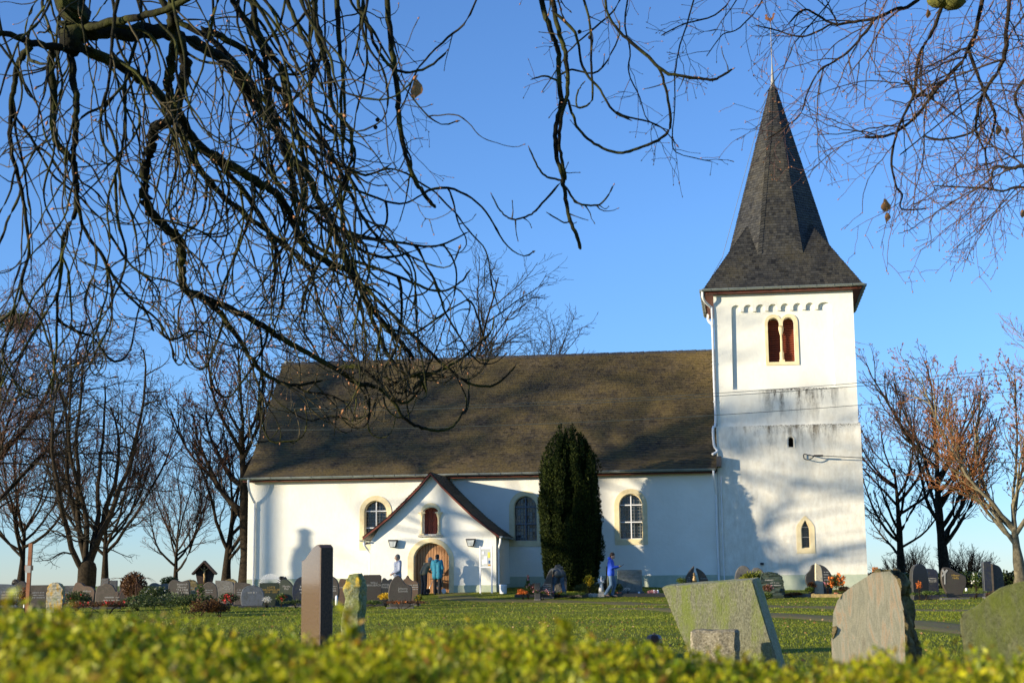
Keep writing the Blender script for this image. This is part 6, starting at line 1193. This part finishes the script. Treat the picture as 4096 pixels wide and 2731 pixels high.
plant(3705, 2365, 50.8, .4, .1, 900, G_, 'low green planting before the tall round-topped black gravestone', shape_='lumps'); plant(3890, 2364, 50.6, .4, .05, 600, MAT['leaf_gr'], 'silvery ground planting on the long dark grave border', shape_='lumps', size=.03); plant(3985, 2365, 50.8, .4, .2, 1500, B_, 'dark brown planting before the paired stones at the right', shape_='lumps')
# distant hedge and house
hd = empty('distant_hedge', (0, 0, 0), 0, 'low dark hedge behind the right-hand gravestones', 'hedge'); r = np.random.default_rng(8); C = np.stack([r.uniform(14, 32, 16000), r.uniform(63, 64.4, 16000), r.random(16000) ** .7 * .92], 1); quads('foliage', C, r, .12, .07, D_, hd); MB().box((23, 63.8, .3), (18, .8, .9)).build('hedge_core', MAT['bark'], hd)
a = at(3500, 2293, 118); hs_ = empty('distant_house', (a.x + 1.5, 118, -5), 0, 'distant house with red roof and two orange brick chimneys right of the tower', 'house'); zr = a.z + 5
rm = mat('red_roof_tiles', (.16, .05, .03), (.26, .09, .05), 9, .8); br_ = mat('orange_brick', (.42, .16, .05), (.55, .24, .08), 12, .8); wl = mat('house_render', (.5, .45, .36), None)
MB().box((0, 3, (zr - 2.6) / 2), (9, 6.4, zr - 2.6)).build('wall', wl, hs_); R_ = MB().prism([(-.4 - .0, zr - 2.9), (3, zr), (6.4, zr - 2.9), (6.2, zr - 3.0), (3, zr - .2), (-.2, zr - 3.0)], [], -4.8, 4.8).mesh(); ro_ = link('roof', R_, rm, hs_, (0, 0, 0), (0, 0, pi / 2)); ro_.location = (0, 0, 0)
for x, tp in ((3500, 2267), (3601, 2269)): p = at(x, tp, 121); MB().box((p.x - hs_.location.x, 3, (p.z + 5 + zr - 1) / 2), (.36, .5, p.z + 5 - zr + 1)).build('chimney', br_, hs_)
# ---------------------------------------------------------------- wires
wm = mat('wire', (.05, .06, .055), None, rough=.6)
def wire(A, B, sag, lab, r_=.012):
    pts = [Vector(A) + (Vector(B) - Vector(A)) * (i / 40) - Vector((0, 0, sag * 4 * (i / 40) * (1 - i / 40))) for i in range(41)]; tag(MB().tube(pts, r_, 4).build('overhead_wire', wm), lab, 'wire', 'overhead wires across the church front')
wire(at(-600, 1618, 50), at(4700, 1418, 52), .9, 'upper overhead wire crossing the tower'); wire(at(-600, 1600, 52), at(4700, 1400, 54), 1.0, 'faint twin overhead wire just above the upper one')
wire(at(-600, 1690, 50), at(4700, 1495, 52), .9, 'lower overhead wire crossing the tower')
h0 = CO + CU * 12.7 + CN * -.42 + Vector((0, 0, 5.64)); wire(h0, at(4800, 1845, 60), .15, 'cable running right from the looped anchor on the tower', .02)
# ---------------------------------------------------------------- hedge in front of the camera
r = np.random.default_rng(12); hg_ = empty('clipped_hedge', (0, 0, 0), 0, 'yellow-green clipped hedge in the foreground along the bottom of the view', 'hedge')
def htop(x, y):
    base = .702 - .040 * np.clip((1.9 - y) / 1.0, 0, 1); prof_ = np.interp(x / np.maximum(y, .4), [-.5, -.335, -.25, -.17, -.09, .04, .107, .156, .238, .32, .5], [.018, .020, .013, -.006, -.011, -.013, -.030, -.041, -.044, -.041, -.041])
    return base + prof_ + .009 * np.sin(x * 9 + y * 4) * np.sin(y * 7 - x * 3) + .008 * np.sin(x * 37 + 3 * np.sin(y * 9)) * np.sin(y * 33 + 2 * np.sin(x * 13))
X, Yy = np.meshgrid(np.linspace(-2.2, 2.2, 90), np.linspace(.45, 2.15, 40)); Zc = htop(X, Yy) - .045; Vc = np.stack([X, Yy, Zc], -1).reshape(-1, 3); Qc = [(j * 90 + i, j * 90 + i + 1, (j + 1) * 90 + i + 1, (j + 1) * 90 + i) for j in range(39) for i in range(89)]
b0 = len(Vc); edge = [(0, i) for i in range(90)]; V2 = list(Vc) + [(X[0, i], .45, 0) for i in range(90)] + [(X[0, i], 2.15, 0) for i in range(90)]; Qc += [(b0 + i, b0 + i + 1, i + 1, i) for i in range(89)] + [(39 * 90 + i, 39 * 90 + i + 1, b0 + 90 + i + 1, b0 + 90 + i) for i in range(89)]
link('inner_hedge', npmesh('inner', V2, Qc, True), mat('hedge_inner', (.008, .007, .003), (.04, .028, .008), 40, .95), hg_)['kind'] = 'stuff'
hm = leafmat('hedge_leaf', [(.07, .11, .004), (.30, .38, .010), (.56, .58, .014), (.72, .64, .03), (.16, .26, .006), (.30, .14, .02), (.60, .60, .018), (.10, .05, .010)], .42, .4)
def sprigs(N, xr, yr, lift, nl, Ls, seed):
    r = np.random.default_rng(seed); y = r.uniform(*yr, N); x = r.uniform(-xr, xr, N) * (.55 + y * .42); gap = np.sin(x * 23 + 2.2 * np.sin(y * 17)) * np.sin(y * 29 + 1.7 * np.sin(x * 19 + 1)) + .35 * np.sin(x * 61) * np.sin(y * 53); z = htop(x, y) - .035 + lift * r.random(N) - .034 * np.clip(-gap - .2, 0, .6) / .6
    t = r.random((N, nl)); d = r.normal(size=(N, 3)) * .42 + np.array([0, 0, 1]); d /= np.linalg.norm(d, axis=1, keepdims=True); ln = Ls * (.6 + .9 * r.random((N, 1)))
    C = np.stack([x, y, z], 1)[:, None] + d[:, None] * (t * ln)[..., None]; a = r.random((N, nl)) * 2 * pi; side = np.stack([np.cos(a), np.sin(a), .55 + .7 * r.random((N, nl))], -1)
    return C.reshape(-1, 3), side.reshape(-1, 3)
C1, D1 = sprigs(21000, .60, (.62, 2.12), .024, 9, .026, 1); C2, D2 = sprigs(1500, .55, (.9, 2.1), .02, 12, .040, 2)
C3, D3 = sprigs(8, .5, (1.4, 1.9), .02, 14, .055, 6)
C = np.concatenate([C1, C2, C3]); D = np.concatenate([D1, D2, D3]); print('hedge leaves', len(C)); quads('foliage', C, r, .0108, .0042, hm, hg_, dirs=D, jit=.3, fold=.15)
# lit shoot tips rising at the left end and middle
for k, (x, y, h, Yy_) in enumerate([(40, 2380, .05, 1.35), (250, 2440, .03, 1.4), (1385, 2440, .035, 1.45), (2260, 2500, .025, 1.5)]):
    p = np.array(at(x, y, Yy_)); t = Tubes(4); n_ = 40; s_ = r.random(n_); dd = np.array([.25 * r.normal(), .2 * r.normal(), 1.]); P0 = p - dd * h; C = P0 + dd * (s_ * h * 1.0)[:, None]; a = r.random(n_) * 2 * pi
    t.add(np.array([P0, P0 + (p - P0) * .5, p]), [.0012, .001, .0006]); t.build('shoot', MAT['twigtan'], hg_); quads('shoot_leaves', C, r, .013, .005, hm, hg_, dirs=np.stack([np.cos(a), np.sin(a), np.full(n_, .9)], -1), jit=.25, fold=.15)
# ---------------------------------------------------------------- grass and fallen leaves
def blades(N, y0, y1, h, w, seed, xk=.40):
    r = np.random.default_rng(seed); y = y0 + (y1 - y0) * r.random(N) ** .8; x = (r.random(N) * 2 - 1) * (y * xk + .5); z = np.array([terr(a, b) for a, b in zip(x, y)])
    v = sin(AZ) * x + cos(AZ) * (y - 64); u = cos(AZ) * x - sin(AZ) * (y - 64); k = ~((v > -3.6) & (u > -5.5) & (u < 0)) & (v < -.1)
    for pth in PATHS: dd = np.min(np.hypot(x[:, None] - pth[None, :, 0], y[:, None] - pth[None, :, 1]), 1); k &= dd > pth_w(pth)
    x, y, z = x[k], y[k], z[k]; n = len(x); a = r.random(n) * 2 * pi; l = h * (.5 + r.random(n)); W = np.stack([np.cos(a), np.sin(a), 0 * a], 1) * (w * (.6 + .8 * r.random(n)))[:, None]; T = np.stack([r.normal(size=n) * .5, r.normal(size=n) * .5, np.ones(n)], 1) * l[:, None]; P = np.stack([x, y, z - .01], 1)
    return np.stack([P - W, P + W, P + T], 1).reshape(-1, 3), np.arange(3 * n).reshape(n, 3)
PATHS = [crom([(-2.45, 60.4), (-2.0, 58.2), gp(1950, 2401), gp(2300, 2409), gp(2650, 2420), gp(3050, 2426), gp(3400, 2432), gp(4300, 2455)], 14), crom([gp(2500, 2434), gp(3080, 2458), gp(3330, 2474), gp(3760, 2506), gp(4300, 2550)], 14)]
def pth_w(p): return 1.0 if p is PATHS[0] else .8
gm_ = leafmat('grass_blade', [(.12, .16, .008), (.17, .21, .010), (.22, .25, .014), (.26, .27, .02), (.15, .19, .010)], .35, .6)
V = []; Q = []; b = 0
for a in ((90000, 17, 36, .030, .010, 1), (60000, 30, 62, .035, .016, 2), (45000, 8, 17.5, .028, .006, 5)):
    v, q = blades(*a); V.append(v); Q.append(q + b); b += len(v)
tag(link('grass', npmesh('grass', np.concatenate(V), np.concatenate(Q)), gm_), kind='stuff')
r = np.random.default_rng(15); N = 2400; y = 14 + 46 * r.random(N) ** .75; x = (r.random(N) * 2 - 1) * (y * .37) + np.where(r.random(N) < .4, y * .12, 0); C = np.stack([x, y, [terr(a, b_) + .03 for a, b_ in zip(x, y)]], 1); D = r.normal(size=(N, 3)) * np.array([1, 1, .2])
o = quads('fallen_leaves', C, r, .042, .030, leafmat('fallen_leaf', [(.20, .10, .03), (.30, .19, .06), (.15, .065, .02), (.34, .25, .11)], .2), None, dirs=D, jit=.1, fold=.2)
# ================================================================= people
def blob(name, chains, m, parent, vx=.02, balls=()):
    b = MB()
    for pts, rr in chains:
        for (a, ra), (c, rc) in zip(zip(pts, rr), zip(pts[1:], rr[1:])):
            a, c = Vector(a), Vector(c); d = (c - a); L_ = max(d.length, 1e-4); d /= L_; n = 4
            P = [a - d * ra * .95, a - d * ra * .7, a - d * ra * .35] + [a + d * L_ * k / n for k in range(n + 1)] + [c + d * rc * .35, c + d * rc * .7, c + d * rc * .95]
            Rr = [ra * .3, ra * .72, ra * .94] + [ra + (rc - ra) * k / n for k in range(n + 1)] + [rc * .94, rc * .72, rc * .3]
            b.tube(P, Rr, 12)
    for c, rad_ in balls:
        s_ = MB(); s_.lathe([(max(.001, sin(pi * k / 10)), -cos(pi * k / 10)) for k in range(11)], (0, 0, 0), 14); b.add([Vector((v[0] * rad_[0], v[1] * rad_[1], v[2] * rad_[2])) + Vector(c) for v in s_.v], s_.f)
    o = b.build(name, m, parent, True); md = o.modifiers.new('remesh', 'REMESH'); md.mode = 'VOXEL'; md.voxel_size = vx; md.use_smooth_shade = True; sm_ = o.modifiers.new('smooth', 'SMOOTH'); sm_.iterations = 2; return o
SK = mat('skin', (.50, .30, .21), None, rough=.6)
def person(loc_, rz, label, J, jacket, trousers, hair, hairlen=.0, shoes=(.03, .03, .03), sleeve=1, coat=.0, hood=False, bulk=1., sc=1.):
    """J: joint positions; the body faces -Y"""
    V3 = lambda k: Vector(J[k]); o = empty('person', loc_, rz, label, 'person'); o.scale = (sc,) * 3
    hd_ = V3('head'); nk = V3('neck'); fd = Vector(J.get('face', (0, -1, 0))).normalized(); upv = (hd_ - nk).normalized(); S2 = Vector((1, 0, 0)); b_ = bulk
    sd3 = fd.cross(upv).normalized(); ch = []; ch += [((V3('pelvis') + S2 * q * .05, V3('waist') + S2 * q * .045, V3('chest') + S2 * q * .07), (.11, .10, .10)) for q in (-1, 1)] + [((V3('chest'), nk, hd_ - upv * .05), (.08, .055, .055)), ((hd_ + fd * .07 - upv * .0, hd_ + fd * .108 - upv * .02), (.022, .014))]
    for s_ in 'lr':
        sh_, el, wr, ha = V3('sh' + s_), V3('el' + s_), V3('wr' + s_), V3('ha' + s_); ch += [((sh_, el, wr), (.052, .042, .028)), ((V3('hip' + s_), V3('kn' + s_), V3('an' + s_), V3('to' + s_)), (.085, .058, .04, .035))]
        hv = (ha - wr).normalized(); sd = hv.cross(Vector((.3, .2, 1))).normalized(); pm = wr + (ha - wr) * .5; cu = hv.cross(sd) * .02; ch.append(((wr, pm - sd * .012), (.027, .03))); ch.append(((wr, pm + sd * .014), (.027, .028)))
        for f in range(4): b0_ = pm + sd * (f - 1.5) * .022; L_ = (.075, .085, .08, .062)[f]; ch.append(((b0_, b0_ + hv * L_ * .55 + cu * .4, b0_ + hv * L_ * .9 + cu * 1.4), (.011, .010, .009)))
        ch.append(((wr + hv * .02 + sd * .02, pm + sd * .05), (.013, .011)))
    blob('body', ch, SK, o, .013, [(hd_, (.078, .095, .105)), (hd_ + sd3 * .078 - upv * .01, (.014, .02, .03)), (hd_ - sd3 * .078 - upv * .01, (.014, .02, .03))])
    jm = mat('jacket', jacket, tuple(k * .75 for k in jacket), 7, .75, .5, 14); tmat = mat('trousers', trousers, tuple(k * .65 for k in trousers), 10, .85, .4, 16)
    low = V3('pelvis') + (Vector((0, 0, -.16)) if coat else (V3('pelvis') - V3('waist')) * .2)
    ch = [((low + S2 * q * .075 * b_, V3('waist') + S2 * q * .065 * b_, V3('chest') + S2 * q * .085 * b_, (V3('sh' + w_) + V3('chest')) / 2 + upv * .02), (.125 * b_, .115 * b_, .115 * b_, .075)) for q, w_ in ((-1, 'r'), (1, 'l'))] + [((V3('chest'), nk - upv * .03), (.11 * b_, .07))]
    for s_ in 'lr': e_ = V3('wr' + s_) - V3('el' + s_); ch.append(((V3('sh' + s_) - Vector((0, 0, .01)), V3('el' + s_), V3('wr' + s_) - e_ * .06), (.078 * b_, .062 * b_, .046 * b_)))
    blob('jacket', ch, jm, o, .022)
    if hood: blob('hood', [((nk - fd * .075 + sd3 * .06, nk - fd * .10 - upv * .03, nk - fd * .075 - sd3 * .06), (.05, .065, .05)), ((nk - fd * .05 + sd3 * .07, nk + fd * .02 + sd3 * .06), (.03, .025)), ((nk - fd * .05 - sd3 * .07, nk + fd * .02 - sd3 * .06), (.03, .025))], jm, o, .02)
    blob('trousers', [((V3('pelvis'), V3('hip' + s_), V3('kn' + s_), V3('an' + s_) + Vector((0, 0, .03))), (.12, .10, .075, .062)) for s_ in 'lr'], tmat, o, .022)
    for s_ in 'lr': a, t_ = V3('an' + s_), V3('to' + s_); blob('shoe', [((a + Vector((0, 0, -.03)) - (t_ - a) * .15, a + (t_ - a) * .55 + Vector((0, 0, -.015)), t_), (.045, .046, .036))], mat('shoe', shoes, None, rough=.6), o, .014)
    hm_ = mat('hair', hair, tuple(k * .6 for k in hair), 30, .7, .5, 50); hb = [(hd_ - fd * .026 + upv * .032, (.090, .100, .095)), (hd_ - fd * .045 - upv * .02, (.080, .075, .08))]
    blob('hair', [], hm_, o, .014, hb); return o
def J_(**k):
    J = dict(pelvis=(0, 0, .92), waist=(0, 0, 1.08), chest=(0, 0, 1.30), neck=(0, 0, 1.45), head=(0, -.02, 1.60), face=(0, -1, 0), shl=(.17, 0, 1.38), shr=(-.17, 0, 1.38), ell=(.22, .02, 1.12), elr=(-.22, .02, 1.12), wrl=(.22, -.05, .88), wrr=(-.22, -.05, .88), hal=(.22, -.08, .73), har=(-.22, -.08, .73),
             hipl=(.09, 0, .86), hipr=(-.09, 0, .86), knl=(.10, -.02, .48), knr=(-.10, -.02, .48), anl=(.10, .02, .08), anr=(-.10, .02, .08), tol=(.11, -.15, .035), tor=(-.11, -.15, .035)); J.update(k); return J
A = gp(2446, 2388)
person((A[0], A[1], terr(*A)), radians(78), 'boy in a bright blue hooded jacket and jeans looking down at a phone', J_(face=(0, -.8, -.65), head=(0, -.07, 1.57), neck=(0, -.02, 1.44), ell=(.20, -.06, 1.12), elr=(-.20, -.06, 1.12), wrl=(.10, -.30, 1.16), wrr=(-.10, -.30, 1.16), hal=(.03, -.40, 1.20), har=(-.03, -.40, 1.20), knl=(.09, -.13, .50), anl=(.09, -.02, .08), tol=(.09, -.19, .035), knr=(-.09, -.02, .48), anr=(-.09, .22, .10), tor=(-.09, .07, .035)), (.03, .10, .62), (.10, .17, .27), (.04, .02, .012), hood=True, bulk=1.05, sc=.965)
o = MB().box((0, 0, 0), (.07, .14, .01)).build('phone', MAT['iron'], None, False, tuple(Vector((A[0], A[1], terr(*A))) + Matrix.Rotation(radians(78), 3, 'Z') @ Vector((0, -.44, 1.21)) * .965)); o.rotation_euler = (-.6, 0, radians(78)); tag(o, 'small dark phone held by the boy in the blue jacket', 'phone')
px_ = at(1590, 2300, 58); person((px_.x, 58, terr(px_.x, 58)), radians(-55), 'grey-haired woman in a pale blue-grey hooded jacket turning left near the church door', J_(face=(-.7, -.7, -.1), ell=(.2, -.02, 1.12), wrl=(.14, -.2, 1.02), hal=(.08, -.28, 1.0), elr=(-.23, .04, 1.12), wrr=(-.16, -.16, .98), har=(-.10, -.24, .95)), (.34, .38, .48), (.10, .10, .12), (.22, .20, .18), hood=True, sc=.99)
DP = CO + CU * -2.42 + CN * -4.15; dz_ = terr(DP.x, DP.y)
person((DP.x, DP.y, dz_), pi - .25, 'person in a teal coat and black trousers seen from behind at the church door', J_(head=(0, -.06, 1.56), neck=(0, -.02, 1.43), wrl=(.20, -.12, .95), ell=(.23, 0, 1.12), hal=(.18, -.2, .86), elr=(-.24, 0, 1.1), wrr=(-.2, -.1, .9)), (.02, .20, .30), (.02, .02, .022), (.02, .015, .012), coat=.14, hood=True, bulk=1.12, sc=.93)
DQ = CO + CU * -2.98 + CN * -4.0; dq = terr(DQ.x, DQ.y)
person((DQ.x, DQ.y, dq), pi - .9, 'stooped pale-haired person in an olive jacket pushing the walking frame', J_(head=(0, -.34, 1.42), neck=(0, -.26, 1.30), chest=(0, -.17, 1.2), waist=(0, -.05, 1.04), face=(0, -.8, -.5), shl=(.17, -.18, 1.27), shr=(-.17, -.18, 1.27), ell=(.24, -.30, 1.05), elr=(-.24, -.30, 1.05), wrl=(.22, -.50, .92), wrr=(-.22, -.50, .92), hal=(.22, -.6, .9), har=(-.22, -.6, .9)), (.16, .15, .10), (.03, .03, .035), (.5, .44, .36), sc=.95)
A = gp(2232, 2389); px_ = A
person((A[0], A[1], terr(*A)), pi + .35, 'man in a dark grey jacket and jeans bending forward over a grave, seen from behind', J_(pelvis=(0, .12, .88), waist=(0, -.04, .96), chest=(0, -.26, .97), neck=(0, -.40, .92), head=(0, -.52, .86), face=(0, -.6, -.8), shl=(.18, -.28, .94), shr=(-.18, -.28, .94), ell=(.22, -.42, .70), elr=(-.22, -.42, .70), wrl=(.16, -.5, .46), wrr=(-.16, -.5, .46), hal=(.14, -.52, .33), har=(-.14, -.52, .33), hipl=(.10, .10, .84), hipr=(-.10, .10, .84), knl=(.18, -.06, .46), anl=(.22, .06, .08), tol=(.24, -.11, .035), knr=(-.20, -.02, .46), anr=(-.24, .10, .08), tor=(-.27, -.07, .035)), (.09, .095, .09), (.08, .13, .20), (.05, .035, .025), bulk=1.08)
# walking frame
fwv = Matrix.Rotation(pi - .9, 3, 'Z') @ Vector((0, -1, 0)); rp = DQ + fwv * .62; ra = empty('walking_frame', (rp.x, rp.y, terr(rp.x, rp.y)), pi - .9, 'four-wheeled walking frame with black seat in front of the church door', 'walking frame')
sm_ = mat('silver_tube', (.55, .56, .57), None, rough=.3, metal=.6)
for s_ in (-1, 1):
    x = s_ * .25; MB().tube([(x, .14, .90), (x, .06, .90), (x, .02, .82), (x, -.14, .12)], .013, 8).tube([(x, -.02, .55), (x, .22, .12)], .013, 8).build('side_frame', sm_, ra, True); MB().tube([(x, .16, .905), (x, .06, .90)], .02, 8).build('grip', MAT['iron'], ra)
    for y in (-.16, .24):
        w = MB(); w.tube([(x - .016, y, .10), (x + .016, y, .10)], .10, 18).build('wheel', MAT['whiteframe'] if y < 0 else MAT['iron'], ra)
MB().tube([(-.25, -.02, .55), (.25, -.02, .55)], .012, 6).box((0, .04, .57), (.44, .26, .03)).build('seat', MAT['iron'], ra)
MB().box((0, -.1, .36), (.38, .2, .22), ch=.02).build('basket', MAT['iron'], ra)
